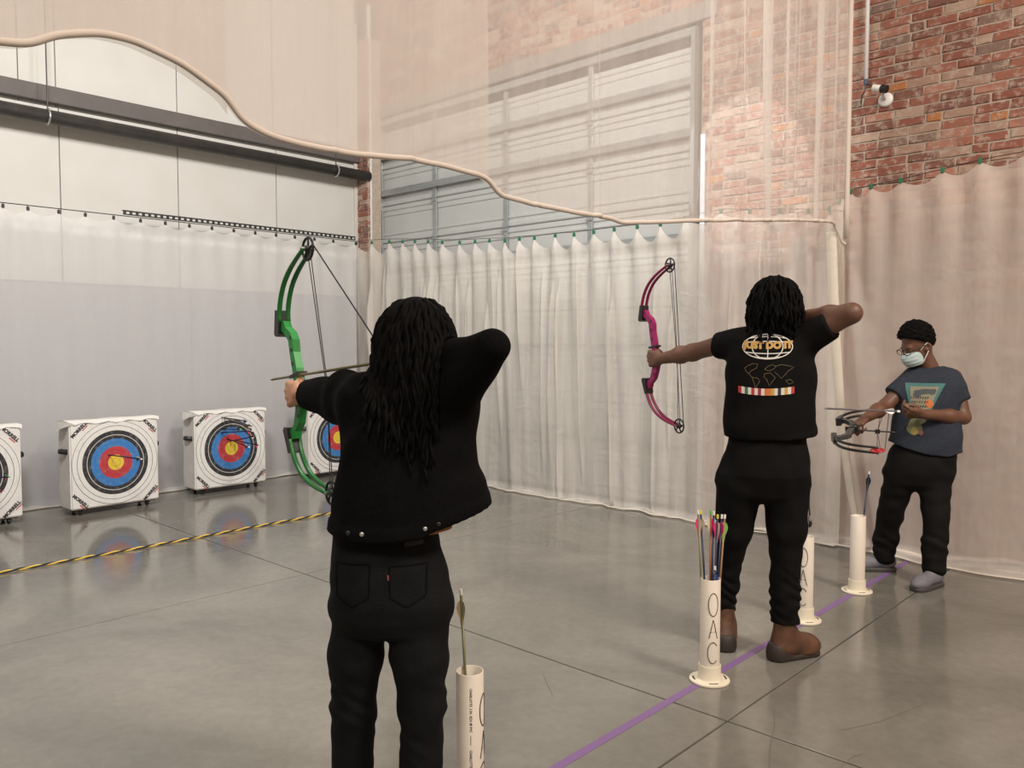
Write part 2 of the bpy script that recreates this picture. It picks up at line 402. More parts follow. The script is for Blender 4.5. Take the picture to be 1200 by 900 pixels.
def hung(name, clips, to_world, fold_top, folds, sag, pool, mats, label, cat, seed, rows=46, nsub=12, lean=None, clip_mat=None, hem_mat=None, group=None, ridges=()):
    """clips: [(s, z)] along the run; to_world(s, off, z): off = displacement into the room"""
    ss, zt, tt = [], [], []
    for i in range(len(clips) - 1):
        (s0, z0), (s1, z1) = clips[i], clips[i + 1]
        sg = sag(i) if callable(sag) else sag
        n = nsub if i < len(clips) - 2 else nsub + 1
        for k in range(n):
            t = k / nsub; ss.append(s0 + (s1 - s0) * t); zt.append(z0 + (z1 - z0) * t - sg * 4 * t * (1 - t)); tt.append(t)
    ss, zt, tt = map(np.array, (ss, zt, tt))
    ft = fold_fn(seed, (2.2, 5.1, 13), (.5, .35, .25))(ss)
    P = []
    W_ = np.concatenate([np.linspace(0, .12, 9)[:-1], np.linspace(.12, 1, rows - 8)])
    for w in W_:
        z = zt * (1 - w) + .012 * w
        wt = np.exp(-w * 5)
        off = fold_top * (np.cos(2 * np.pi * tt)) * wt * np.clip(w * 18 + .35, 0, 1) + folds(ss + .05 * np.sin(3 * w + ss)) * (1 - wt) * (.55 + .6 * w)
        if lean: off = off + lean(ss, w)
        for r0, rw, ra, wa, wb_, dr_ in ridges:
            off = off + ra * np.exp(-((ss - r0 - dr_ * w) / rw) ** 2) * np.clip((w - wa) / .12 + .3, 0, 1) * np.clip((wb_ - w) / .25, 0, 1)
        P.append([to_world(s, o, zz) for s, o, zz in zip(ss, off, z)])
    base = folds(ss + .05 * np.sin(3 + ss)) * 1.15 + (lean(ss, 1.0) if lean else 0)
    pl = pool * (1 + .6 * ft)
    pl = np.clip(pl, .015, None)
    for q in (.25, .5, .75, 1):
        P.append([to_world(s, o + p * q, .006 + .02 * math.sin(3.14 * q) * (1 + .8 * math.sin(9 * s))) for s, o, p in zip(ss, base, pl)])
    root = empty(name, to_world(float(ss.mean()), 0, 0)); tag(root, label, cat, group)
    MB().grid(P).build('cloth', mats, root, smooth=True)
    if hem_mat:
        MB().tube([np.array(p) + (0, 0, .006) for p in P[-1]], .011, 6, flat=.6).build('hem', hem_mat, root, smooth=True)
    if clip_mat:
        for s, z in clips:
            c = np.array(to_world(s, fold_top * .3, z))
            k = MB(); k.box(c + (-.011, -.011, -.012), c + (.011, .011, .022), bev=.003); k.tube([c + (0, 0, .02), c + (0, 0, .034)], .004, 6)
            k.build('clip', clip_mat, root)
    return root

# left curtain in front of the white wall
XC = -8.17
ul = [3.8, 33, 69, 100, 133, 164.5, 193.5, 221.6, 248, 273.5, 298.6, 323, 345, 368, 390, 416.5]
yl = [float(atx(u, 262, XC)[1]) for u in ul]
cl = [(y, 2.69) for y in [-3.0, -2.6, -2.2, -1.8, -1.4, -1.0, -.6, -.2, .2, .6, 1.0, 1.4, 1.8] if y < yl[0] - .2] + [(y, 2.69) for y in yl]
hung('left_curtain', cl, lambda s, o, z: (XC + o, s, z), .018, fold_fn(3, (1.1, 2.7, 6.3), (.012, .008, .004)), .045, .07, m_left,
     'thin white sheer curtain hung along the panelled wall behind the archery targets', 'curtain', 11, clip_mat=m_clipk, hem_mat=m_hemw)
tag(MB().tube([(XC, -3.3, 2.725), (XC, 6.1, 2.725)], .0045, 6).build('curtain_wire', m_wire), 'thin black wire holding up the white curtain behind the targets', 'wire')
# slotted bar
y0, y1 = float(atx(144, 255, XC)[1]), float(atx(416, 283, XC)[1])
mb = MB(); zb = 2.735
mb.box((XC + .006, y0, zb + .032), (XC + .010, y1, zb + .044)); mb.box((XC + .006, y0, zb), (XC + .010, y1, zb + .012)); mb.box((XC - .03, y0, zb + .042), (XC + .010, y1, zb + .046))
y = y0
while y < y1:
    mb.box((XC + .006, y, zb + .012), (XC + .010, min(y + .028, y1), zb + .032)); y += .06
tag(mb.build('slotted_angle_bar', mat('black_steel', (.012, .014, .014), .5)), 'black slotted angle bar above the white curtain on the panelled wall', 'metal bar')

# back curtain in front of the garage door
YC = 6.04
bc = [(419, 286), (437, 285), (457.5, 284), (473, 284), (487.5, 284), (503, 284), (519.5, 285), (540, 285), (558, 284), (575, 283), (593, 283), (610, 281), (627.6, 280), (652, 277), (674, 276), (697, 273), (721, 270), (748, 267), (775, 264), (803, 258), (846, 249), (880, 249), (915, 249), (948, 249), (974, 250), (992, 252)]
cb = [(float(p[0]), float(p[2])) for p in (aty(u, v, YC) for u, v in bc)]
rr_ = random.Random(31)
RB = [(rr_.uniform(-8.0, -2.5), rr_.uniform(.010, .024), rr_.uniform(.03, .06), rr_.uniform(0, .25), rr_.uniform(.55, 1.2), rr_.uniform(-.06, .06)) for _ in range(34)]
hung('back_curtain', cb, lambda s, o, z: (s, YC - o, z), .055, fold_fn(5, (4.3, 10.7, 27), (.022, .016, .009)), lambda i: (.095 + .03 * (i % 3 == 1)) if i < 16 else (.13 if i < 19 else .055), .07, m_back,
     'long pleated cream sheer curtain hung across the garage door', 'curtain', 12, clip_mat=m_clip, hem_mat=m_hemw, nsub=36, ridges=RB)
wp = [np.array(aty(u, v - 4, YC)) for u, v in bc]
tag(MB().tube(wp, .003, 5).build('curtain_wire', m_wire), 'thin sagging wire holding the pleated curtain across the garage door', 'wire')
# right curtain on the brick wall
rc = [(972, 246), (984, 238), (997, 226), (1021, 220), (1056, 213), (1105, 201), (1149, 190), (1203, 180), (1262, 168), (1330, 156), (1420, 140), (1560, 118)]
YR = 6.09
cr_ = [(float(p[0]), float(p[2])) for p in (aty(u, v, YR) for u, v in rc)]
hung('right_curtain', cr_, lambda s, o, z: (s, YR - o, z), .03, fold_fn(8, (2.1, 4.3, 9.1), (.03, .015, .006)), lambda i: .05 if i > 1 else 0, .12, m_right,
     'beige sheer curtain hung on the brick wall behind the man with glasses', 'curtain', 14, clip_mat=m_clip, hem_mat=m_hemw,
     lean=lambda s, w: .10 * w ** 3 * np.sin(1.7 * s + 1.0) ** 2)
wp = [np.array(aty(u, v - 3, YR)) for u, v in rc]
tag(MB().tube(wp, .003, 5).build('curtain_wire', m_wire), 'thin wire holding the beige curtain against the brick wall', 'wire')
# loose doubled strip where the two curtains meet
st = [(968, 272), (970, 340), (974, 420), (982, 500), (991, 570), (1003, 628)]
Pl, Pr = [], []
for k, (u, v) in enumerate(st):
    wd = 12 if k < 3 else 9 if k < 5 else 5
    Pl.append(aty(u, v, 5.96 - .02 * k)); Pr.append(aty(u + wd, v - .5, 5.945 - .02 * k))
def resample(pts, n):
    pts = np.array(pts); t = np.linspace(0, len(pts) - 1, n); i = np.arange(len(pts)); return np.stack([np.interp(t, i, pts[:, k]) for k in range(3)], 1)
A_, B_ = resample(Pl, 24), resample(Pr, 24)
G_ = np.stack([A_, A_ * .7 + B_ * .3 + (0, -.012, 0), A_ * .3 + B_ * .7 + (0, -.012, 0), B_, B_ + (0, .012, 0), A_ + (0, .012, 0), A_], 1)
tag(MB().grid(G_).build('curtain_edge_strip', m_strip, smooth=True), 'narrow cream doubled cloth edge hanging where the two curtains meet', 'curtain')
# fabric bunched on the floor along the wall
for k, (u0, u1, lbl) in enumerate([(880, 1000, 'rumpled cream cloth lying on the floor behind the tubes'), (1040, 1215, 'rumpled cream cloth trailing on the floor behind the grey shoes')]):
    us = np.linspace(u0, u1, 30); pts = []; rr = []
    for i, u in enumerate(us):
        t = i / 29; v = (622 + (u - 880) * .1) if k == 0 else (645 + (u - 1040) * .14 + 4 * math.sin(t * 6))
        p = gnd(u, v); p[2] = .016 + .006 * math.sin(t * 17); pts.append(p); rr.append(.012 + .05 * math.sin(3.14 * min(1, t * 1.02)) ** .7 * (.75 + .25 * math.sin(11 * t)))
    mb = MB(); mb.tube(pts, rr, 10, flat=.34)
    tag(mb.build('floor_cloth', m_hemw, smooth=True), lbl, 'cloth')

# overhead drape
XD = -2.33
hp = [(-2.5, 2.25), (-1.5, 2.27), (-.5, 2.26), (.3, 2.235), (.52, 2.225), (.633, 2.24), (.70, 2.25), (.745, 2.285), (.86, 2.325), (.966, 2.333), (1.098, 2.303), (1.19, 2.262), (1.255, 2.235), (1.268, 2.19), (1.36, 2.155), (1.5, 2.145), (1.71, 2.15), (1.95, 2.175), (2.12, 2.172), (2.30, 2.165), (2.356, 2.15), (2.385, 2.10), (2.6, 2.085), (2.9, 2.085), (3.20, 2.092), (3.27, 2.082), (3.6, 2.12), (4.068, 2.179), (4.6, 2.235), (5.2, 2.305), (5.7, 2.35), (5.88, 2.362), (5.93, 2.30), (5.985, 2.21), (6.01, 2.22)]
hy = np.array([p[0] for p in hp]); hz = np.array([p[1] for p in hp])
ys = np.unique(np.concatenate([np.linspace(-2.5, .4, 70), np.linspace(.4, 3.2, 260), np.linspace(3.2, 6.01, 300), hy]))
zs = np.interp(ys, hy, hz)
for _ in range(3):
    yu = np.linspace(-2.5, 6.01, 1400); zu = np.interp(yu, ys, zs); zu[3:-3] = sum(zu[3 + k:len(zu) - 3 + k] for k in range(-3, 4)) / 7; zs = np.interp(ys, yu, zu)
f1 = fold_fn(21, (6, 14, 31), (.4, .35, .25)); f2 = fold_fn(22, (1.3, 2.9, 5), (.5, .3, .2))
f3 = fold_fn(23, (17, 33, 57), (.5, .35, .2))
amp = .012 + .03 * np.clip((ys - 3.0) / 2, 0, 1)
dv = f1(ys) * amp + f3(ys) * .05 * np.clip((ys - 3.3) / 1.2, 0, 1) + .03 * f2(ys) + sum(a_ * np.exp(-((ys - y_) / w_) ** 2) for y_, w_, a_ in ((3.05, .02, .05), (2.62, .012, .02), (4.02, .02, .06), (4.3, .015, .05), (4.75, .02, .07), (5.15, .02, .06), (5.5, .02, .08), (1.62, .01, .015), (1.95, .012, .018)))
ZT = 4.7
def drape_sheet(mask, off, n=26):
    P = []
    for w in np.linspace(0, 1, n):
        z = zs[mask] * (1 - w) + ZT * w
        P.append(np.stack([XD + off + dv[mask] * (.5 + .5 * w) + .012 * np.sin(3 * ys[mask] + 5 * w) * (1 - w), ys[mask], z], 1))
    return P
dp = empty('overhead_drape', (XD, 2.0, 2.2)); tag(dp, 'huge beige sheer drape with rolled hem hanging from above in front of everything', 'curtain')
full = np.ones(len(ys), bool); P = drape_sheet(full, 0)
MB().grid(P).build('cloth', m_over, dp, smooth=True)
MB().tube([p for p in P[0]], .0105, 8).build('hem', m_hem, dp, smooth=True)
MB().grid(drape_sheet(ys < 2.375, -.03)).build('cloth_lining', m_over, dp, smooth=True)
MB().grid(drape_sheet(ys < 1.27, -.06)).build('cloth_lining', m_over, dp, smooth=True)
MB().tube([(XD + .02, 5.99, z) for z in np.linspace(2.26, ZT, 12)], .018, 8).build('side_hem', m_hem, dp, smooth=True)
tag(MB().tube([(XD, -4.9, ZT + .01), (XD, 6.33, ZT + .01)], .006, 6).build('drape_cable', m_wire), 'steel cable carrying the big overhead drape', 'cable')

# security camera and conduit on the brick wall
m_wh = mat('white_plastic', (.75, .75, .74), .4)
m_bk = mat('black_plastic', (.012, .012, .013), .35)
q = aty(1015, 95, YB - .05)
cdt = empty('wall_conduit', tuple(q)); tag(cdt, 'thin white vertical conduit with loose wires on the brick wall', 'conduit')
MB().tube([q, q + (0, 0, 2.2)], .014, 10).build('conduit_pipe', m_wh, cdt, smooth=True)
MB().tube([q + (0, 0, .012), q + (0, 0, -.03)], .017, 10).build('conduit_end', mat('blue_cap', (.05, .07, .12), .5), cdt)
e = aty(1009, 122, YB - .03)
MB().tube([q + (0, -.01, -.02), q + (.0, -.02, -.08), e + (.01, -.01, .06), e], .005, 6).build('loose_wire', m_wire, cdt)
MB().tube([q + (.005, -.01, -.02), q + (.05, -.03, -.05), aty(1028, 106, YB - .06)], .005, 6).build('loose_wire', m_wire, cdt)
q = aty(1038, 117, YB - .012)
sc = empty('security_camera', tuple(q)); tag(sc, 'white and black security camera on a round mount on the brick wall', 'camera')
MB().lathe([(0, .02), (.04, .02), (.052, .008), (.052, -.01), (0, -.01)], q, 24, axis=(0, -1, 0)).build('mount_plate', m_wh, sc, smooth=True)
MB().tube([q + (0, -.02, 0), q + (0, -.06, .03), q + (0, -.09, .05)], .013, 10).build('bracket', m_wh, sc, smooth=True)
c0 = q + (-.055, -.10, .075); c1 = q + (.02, -.11, .05); c2 = q + (.045, -.115, .043)
b = MB().tube([c0, c1], .026, 16).build('camera_body', m_wh, sc); smooth_by_angle(b)
l = MB().tube([c1 - (c2 - c1) * .6, c2], .029, 16).build('lens_hood', m_bk, sc); smooth_by_angle(l)

# ================================================================== FLOOR MARKINGS
tape = tag(MB().box((-1.834, -3.0, .0003), (-1.796, 5.98, .0012)).build('floor_tape', mat('purple_tape', (.19, .105, .25), .45)), 'long purple tape line on the concrete floor under the white tubes', 'tape')
rp = empty('striped_rope', (-6.02, 2.0, 0)); tag(rp, 'yellow and black twisted rope lying across the floor in front of the targets', 'rope')
t = np.linspace(-.3, 5.98, 900)
wob = .01 * np.sin(.9 * t) + .004 * np.sin(3.1 * t)
for ph, m, nm in ((0, mat('rope_yellow', (.75, .50, .07), .6), 'yellow_strand'), (math.pi, mat('rope_black', (.015, .015, .016), .6), 'black_strand')):
    a = 2 * math.pi * t / .17 + ph
    MB().tube(np.stack([-6.02 + wob + .004 * np.cos(a), t, .010 + .004 * np.sin(a)], 1), .0056, 6).build(nm, m, rp, smooth=True)

# ================================================================== TARGETS
def text_poly(txt, size, bold=.0):
    cu = bpy.data.curves.new('t', 'FONT'); cu.body = txt; cu.size = size; cu.align_x = 'CENTER'; cu.align_y = 'CENTER'; cu.offset = bold; cu.resolution_u = 3
    o = bpy.data.objects.new('t', cu); COL.objects.link(o)
    dg = bpy.context.evaluated_depsgraph_get(); me = o.evaluated_get(dg).to_mesh()
    v = [q.co[:2] for q in me.vertices]; f = [tuple(p.vertices) for p in me.polygons]
    o.evaluated_get(dg).to_mesh_clear(); bpy.data.objects.remove(o); bpy.data.curves.remove(cu)
    return v, f

def ring_mat():
    m = bpy.data.materials.new('target_rings'); m.use_nodes = True; nt = m.node_tree; b = nt.nodes['Principled BSDF']; b.inputs['Roughness'].default_value = .7
    tc = nt.nodes.new('ShaderNodeTexCoord'); sx = nt.nodes.new('ShaderNodeSeparateXYZ'); nt.links.new(tc.outputs['Object'], sx.inputs[0])
    cb_ = nt.nodes.new('ShaderNodeCombineXYZ'); nt.links.new(sx.outputs[1], cb_.inputs[0]); nt.links.new(sx.outputs[2], cb_.inputs[1])
    ln = nt.nodes.new('ShaderNodeVectorMath'); ln.operation = 'LENGTH'; nt.links.new(cb_.outputs[0], ln.inputs[0])
    R = .285; RM = .40
    mr = nt.nodes.new('ShaderNodeMapRange'); mr.inputs[2].default_value = RM; nt.links.new(ln.outputs['Value'], mr.inputs[0])
    cr = nt.nodes.new('ShaderNodeValToRGB'); cr.color_ramp.interpolation = 'CONSTANT'
    W_, K = (.72, .71, .69), (.022, .022, .024); Y_, Rd, B_ = (.72, .52, .04), (.46, .035, .045), (.035, .18, .47); L = (.1, .1, .1)
    yl2, rl = (.45, .32, .03), (.3, .02, .03); bl2 = (.02, .10, .3)
    ks = [(0, Y_), (.12, yl2), (.135, Y_), (.24, Rd), (.37, rl), (.38, Rd), (.50, B_), (.62, bl2), (.63, B_), (.745, K), (.855, W_), (.87, K), (1.0, W_), (1.14, L), (1.153, W_), (1.285, L), (1.30, W_)]
    el = cr.color_ramp.elements
    for i, (p, c) in enumerate(ks):
        e = el[i] if i < 2 else el.new(min(1, p * R / RM))
        e.position = min(1, p * R / RM); e.color = (*c, 1)
    nt.links.new(mr.outputs[0], cr.inputs[0])
    n = nt.nodes.new('ShaderNodeTexNoise'); n.inputs['Scale'].default_value = 24; n.inputs['Detail'].default_value = 5; nt.links.new(tc.outputs['Object'], n.inputs['Vector'])
    r2 = nt.nodes.new('ShaderNodeMapRange'); r2.inputs[1].default_value = .5; r2.inputs[2].default_value = .75; r2.inputs[4].default_value = .3; nt.links.new(n.outputs['Fac'], r2.inputs[0])
    mx = nt.nodes.new('ShaderNodeMix'); mx.data_type = 'RGBA'; mx.inputs[7].default_value = (.35, .34, .33, 1)
    nt.links.new(r2.outputs[0], mx.inputs[0]); nt.links.new(cr.outputs[0], mx.inputs[6]); nt.links.new(mx.outputs[2], b.inputs['Base Color'])
    return m
m_ring = ring_mat()
m_bag = mat('woven_bag', (.74, .73, .70), .75, noise=(9, (.64, .62, .59), .6), bump=(14, .35))
m_ink = mat('black_ink', (.02, .02, .025), .7); m_redink = mat('red_ink', (.5, .04, .04), .7)
TW, TH, TD, TZ = .765, .765, .26, .055
def make_target(loc, rot, label):
    """local: face normal +X, width along Y, origin on the floor under the face centre"""
    r = empty('archery_target', loc); r.rotation_euler = (0, 0, rot); tag(r, label, 'target', 'square archery targets along the curtain')
    def put(mb, nm, m, par=r, sm=False):
        o = mb.build(nm, m, None, sm); o.parent = par; return o
    bm = bmesh.new(); bmesh.ops.create_cube(bm, size=1)
    for v in bm.verts: v.co = Vector((-TD / 2 + v.co.x * TD, v.co.y * TW, TZ + TH / 2 + v.co.z * TH))
    bmesh.ops.bevel(bm, geom=bm.edges[:], offset=.012, segments=2, affect='EDGES')
    bmesh.ops.subdivide_edges(bm, edges=[e for e in bm.edges if e.calc_length() > .3], cuts=9, use_grid_fill=True)
    for v in bm.verts:
        n = math.sin(v.co.z * 17 + v.co.y * 5) * math.sin(v.co.y * 13 + v.co.x * 21)
        if v.co.x < -.02: v.co += Vector((0, .006 * n * (1 if v.co.y > 0 else -1), .005 * n * (v.co.z > .5)))
    me = bpy.data.meshes.new('bag'); bm.to_mesh(me); bm.free(); me.materials.append(m_bag); me.polygons.foreach_set('use_smooth', [True] * len(me.polygons)); me.set_sharp_from_angle(angle=math.radians(28))
    bag = bpy.data.objects.new('bag', me); COL.objects.link(bag); bag.parent = r
    # printed face: disc of rings
    zc = TZ + TH / 2
    vs = [(.0, 0, 0)]; fs = []
    n = 64
    for k in range(n): vs.append((0, .371 * math.cos(2 * math.pi * k / n), .371 * math.sin(2 * math.pi * k / n)))
    fs = [(0, 1 + k, 1 + (k + 1) % n) for k in range(n)]
    f = MB().add(vs, fs).build('target_face', m_ring); f.parent = r; f.location = (.0022, 0, zc)
    tv, tf = text_poly('MORRELL', .040, .0019)
    for sy, sz in ((-1, 1), (1, 1), (-1, -1), (1, -1)):
        a = math.radians(45) * (1 if sy * sz < 0 else -1)
        c = np.array([.003, sy * .305, zc + sz * .312])
        e1 = np.array([0, math.cos(a), math.sin(a)]); e2 = np.array([0, -math.sin(a), math.cos(a)])
        l = put(MB().add([c + e1 * p + e2 * q for p, q in tv], tf), 'lettering', m_ink, f)
        l.location = (-.0022, 0, -zc)
        c2 = c + e1 * .045 - e2 * .025
        l = put(MB().grid([[c2 + e1 * -.03 - e2 * .004, c2 + e1 * .03 - e2 * .004], [c2 + e1 * -.03 + e2 * .003, c2 + e1 * .03 + e2 * .004]]), 'lettering', m_redink, f); l.location = (-.0022, 0, -zc)
    # flap over the top and its folded corner
    zt = TZ + TH
    N = 14; G = []
    for i in range(N + 1):
        y = -TW / 2 - .012 + (TW + .024) * i / N; d = .018 + .01 * math.sin(i * 1.9)
        G.append([(.008 * (i % 2) + .004, y, zt - d), (.004, y, zt + .004), (-TD / 2, y, zt + .007 + .002 * math.sin(i)), (-TD - .004, y, zt + .002), (-TD - .006, y, zt - .05)])
    put(MB().grid(G), 'top_flap', m_bag, sm=True)
    cy = -TW / 2 - .012
    put(MB().add([(.012, cy - .004, zt + .003), (-TD, cy, zt + .004), (-TD * .55, cy - .035, zt - .085), (-.02, cy - .05, zt - .05), (.012, cy + .06, zt - .02)], [(0, 1, 2, 3), (0, 3, 4)]), 'corner_fold', m_bag)
    # side handles
    for sy in (-1, 1):
        h = MB(); y = sy * (TW / 2 + .004)
        h.tube([(-.06, y, .56), (-.08, y + sy * .03, .565), (-.12, y + sy * .035, .565), (-.15, y + sy * .03, .56), (-.17, y, .555)], .012, 6, flat=2.0)
        h.box((-.075, y - .004, .54), (-.05, y + .006, .585)); h.box((-.18, y - .004, .535), (-.155, y + .006, .58))
        put(h, 'strap_handle', m_bk)
    put(MB().box((-TD + .015, -TW / 2 + .03, .046), (-.02, TW / 2 - .03, TZ + .008)), 'base_board', m_bk)
    for sx, sy in ((-.05, -.29), (-.05, .29), (-TD + .05, -.29), (-TD + .05, .29)):
        k = MB(); k.lathe([(0, -.011), (.02, -.011), (.024, -.006), (.024, .006), (.02, .011), (0, .011)], (sx, sy, .0245), 18, axis=(0, 1, 0)); k.box((sx - .016, sy - .016, .03), (sx + .016, sy - .012, .05)); k.box((sx - .016, sy + .012, .03), (sx + .016, sy + .016, .05))
        put(k, 'caster', m_bk)
    return r
T = [make_target(l_ + (0,), math.radians(a_), t_) for l_, a_, t_ in (
    ((-7.60, 1.745), 0, 'square archery target cut off by the left picture edge'),
    ((-7.54, 2.862), 1.5, 'square archery target with a single arrow near its yellow centre'),
    ((-7.70, 4.05), 0, 'square archery target with a cluster of several arrows in its upper half'),
    ((-7.70, 5.34), 0, 'square archery target half hidden behind the archer in the black jacket'))]

# ================================================================== ARROWS
m_nock = {'white': mat('nock_white', (.8, .8, .78), .4), 'yellow': mat('nock_yellow', (.75, .65, .05), .4), 'green': mat('nock_green', (.1, .5, .08), .4)}
VM = {n: mat('vane_' + n, c, .5) for n, c in dict(pink=(.65, .03, .16), black=(.012, .012, .016), blue=(.03, .07, .25), cream=(.62, .53, .40), green=(.22, .55, .12), tan=(.33, .25, .14), white=(.8, .8, .8), navy=(.015, .025, .08)).items()}
SM = {n: mat('shaft_' + n, c, .35, .2) for n, c in dict(olive=(.16, .15, .07), navy=(.012, .02, .06), copper=(.24, .09, .035), bronze=(.25, .14, .05), black=(.015, .015, .02), grey=(.16, .14, .15)).items()}
def make_arrow(nock, tip, shaft, vanes, nk, label, group=None, r=.0045, vh=.024, spin=0, vl=.062):
    nock, tip = np.array(nock, float), np.array(tip, float)
    L = np.linalg.norm(tip - nock); d = (tip - nock) / L
    rt = empty('arrow', tuple(tip)); tag(rt, label, 'arrow', group)
    MB().tube([nock + d * .012, tip - d * .02], r, 8).build('shaft', SM[shaft], rt, smooth=True)
    MB().tube([tip - d * .022, tip - d * .012, tip], [r * 1.05, r, r * .2], 8).build('point', mat('steel_point', (.3, .3, .3), .3, .9), rt, smooth=True)
    MB().tube([nock - d * .004, nock + d * .014], r * 1.15, 8).build('nock', m_nock[nk], rt)
    h = np.array([0, 0, 1.]) if abs(d[2]) < .8 else np.array([1., 0, 0])
    a = np.cross(d, h); a /= np.linalg.norm(a); b = np.cross(d, a)
    for k in range(3):
        q = spin + 2 * math.pi * k / 3; s_ = a * math.cos(q) + b * math.sin(q); t_ = np.cross(d, s_)
        o = nock + d * .03
        prof = [(0, r), (.006, vh * .72), (.018, vh), (.03, vh * .9), (.047, vh * .5), (vl, r)]
        MB().prism([(p * vl / .062, w) for p, w in prof], o, d, s_, t_, .0012).build('vane', VM[vanes[k % len(vanes)]], rt)
    return rt
# stuck arrows: (pixel where it enters, pixel of the nock end)
def stuck(ti, entry, tail, L, sh, vn, nk, label, group=None):
    t = T[ti]; n = np.array([math.cos(t.rotation_euler.z), math.sin(t.rotation_euler.z), 0]); c = np.array(t.location)
    d = ray(*entry); p = CAM + d * (((c - CAM) @ n) / (d @ n))
    d2 = ray(*tail); lo, hi = 3., 12.
    # nearest-to-camera point on the tail ray at distance L from the entry point
    aa = d2 @ d2; bb = 2 * d2 @ (CAM - p); cc = (CAM - p) @ (CAM - p) - L * L; disc = max(bb * bb - 4 * aa * cc, 0)
    q = CAM + d2 * (-bb - math.sqrt(disc)) / (2 * aa)
    dirv = (p - q) / np.linalg.norm(p - q)
    return make_arrow(q, p + dirv * .06, sh, vn, nk, label, group, r=.006, vh=.026)
stuck(1, (127, 533), (166, 538), .58, 'navy', ['white', 'navy', 'white'], 'white', 'dark arrow stuck by the yellow centre of the target with one arrow')
GS = 'arrows stuck in the crowded target'
for e_, t_, L, sh, vn, nk, lb in [((260, 489), (291, 494), .5, 'black', ['pink', 'blue', 'white'], 'white', 'topmost dark arrow in the crowded target, pink vane'),
                                  ((263, 490), (297, 500), .52, 'grey', ['black', 'cream', 'white'], 'white', 'arrow with pale vanes just under the topmost one in the crowded target'),
                                  ((259, 507), (296, 505), .55, 'navy', ['pink', 'pink', 'white'], 'white', 'arrow with pink vanes crossing the blue ring of the crowded target'),
                                  ((262, 503), (282, 503), .5, 'black', ['green', 'black', 'black'], 'green', 'short-looking black arrow in the blue ring of the crowded target'),
                                  ((270, 517), (300, 511), .55, 'navy', ['green', 'white', 'pink'], 'green', 'arrow with green vane slanting over the red ring of the crowded target'),
                                  ((266, 514), (292, 524), .5, 'black', ['black', 'black', 'white'], 'white', 'black arrow slanting down over the yellow centre of the crowded target'),
                                  ((275, 516), (304, 522), .55, 'black', ['cream', 'pink', 'black'], 'yellow', 'arrow with cream vane at the right of the crowded target')]:
    stuck(2, e_, t_, L, sh, vn, nk, lb, GS)
stuck(0, (-14, 560), (11, 559), .55, 'navy', ['green', 'pink', 'green'], 'green', 'arrow with green vanes in the target cut off at the left edge')
stuck(0, (-18, 570), (4, 577), .5, 'black', ['pink', 'white', 'pink'], 'white', 'arrow with pink vanes low in the target cut off at the left edge')

# ================================================================== ARROW TUBES
m_pvc = mat('white_pvc', (.70, .64, .55), .4, noise=(5, (.64, .57, .48), .5))
m_pvcd = mat('cream_pvc', (.72, .66, .52), .4)
def marker(root, R, th0, mark):
    # stacked letters O A C drawn by hand round the tube
    def w(pts): return [((R + .0008) * math.cos(th0 + p / R), (R + .0008) * math.sin(th0 + p / R), z) for p, z in pts]
    O = [(-.021 * math.sin(a), .355 + .051 * math.cos(a)) for a in np.linspace(.15, 6.35, 26)]
    A1_ = [(-.018, .206), (-.009, .247), (.0, .288), (.005, .270), (.011, .24), (.02, .204)]; A2_ = [(-.014, .232), (.014, .234)]
    Cc = [(.022 * math.cos(a) * 1.05, .14 + .047 * math.sin(a)) for a in np.linspace(.7, 5.5, 22)]
    for nm, st_ in (('letter', [O]), ('letter', [A1_, A2_]), ('letter', [Cc])):
        mb = MB()
        for s_ in st_: mb.tube(w(s_), .0017, 5)
        o = mb.build(nm, m_ink); o.parent = root
def make_tube(loc, label, h=.462, th=None, m=m_pvc, mf=m_pvcd):
    r = empty('arrow_tube', loc); tag(r, label, 'tube', 'white arrow tubes standing on the purple line')
    R = .0435
    o = MB().lathe([(R - .004, .012), (R - .004, h - .001), (R - .003, h), (R - .001, h), (R, h - .001), (R, .012), (R - .004, .012)], n=40).build('pipe', m); o.parent = r; smooth_by_angle(o, 50)
    o = MB().lathe([(R + .0005, .008), (R + .0005, .075), (R + .005, .075), (R + .006, .07), (R + .006, .022), (R + .010, .014), (.082, .013), (.088, .010), (.089, .004), (.086, 0), (.03, 0), (.03, .008), (R + .0005, .008)], n=48).build('floor_flange', mf); o.parent = r; smooth_by_angle(o, 40)
    for k in range(4):
        a0 = k * math.pi / 2 + .5; pts = [(.071 * math.cos(a0 + q), .071 * math.sin(a0 + q), .0133) for q in np.linspace(0, .55, 7)]
        s_ = MB().tube(pts, .0045, 6, flat=.25).build('slot', m_ink); s_.parent = o
    if th is not None: marker(r, R, th, 'OAC')
    return r
def toward(loc, extra): return math.atan2(-loc[1], -loc[0]) + extra
tl = [(-1.817, 1.741, 0), (-1.80, 3.20, 0), (-1.826, 4.255, 0), (-1.814, 4.977, 0)]
tb1 = make_tube(tl[0], 'white arrow tube nearest the camera, cut off by the bottom edge, one tan arrow inside', h=.475, th=toward(tl[0], 1.25))
tb2 = make_tube(tl[1], 'white arrow tube lettered OAC holding a bunch of colourful arrows', th=toward(tl[1], .32))
tb3 = make_tube(tl[2], 'empty-looking white lettered tube half hidden behind the right leg of the second archer', th=toward(tl[2], -.22))
tb4 = make_tube(tl[3], 'white arrow tube beside the man with grey shoes, one black arrow inside')
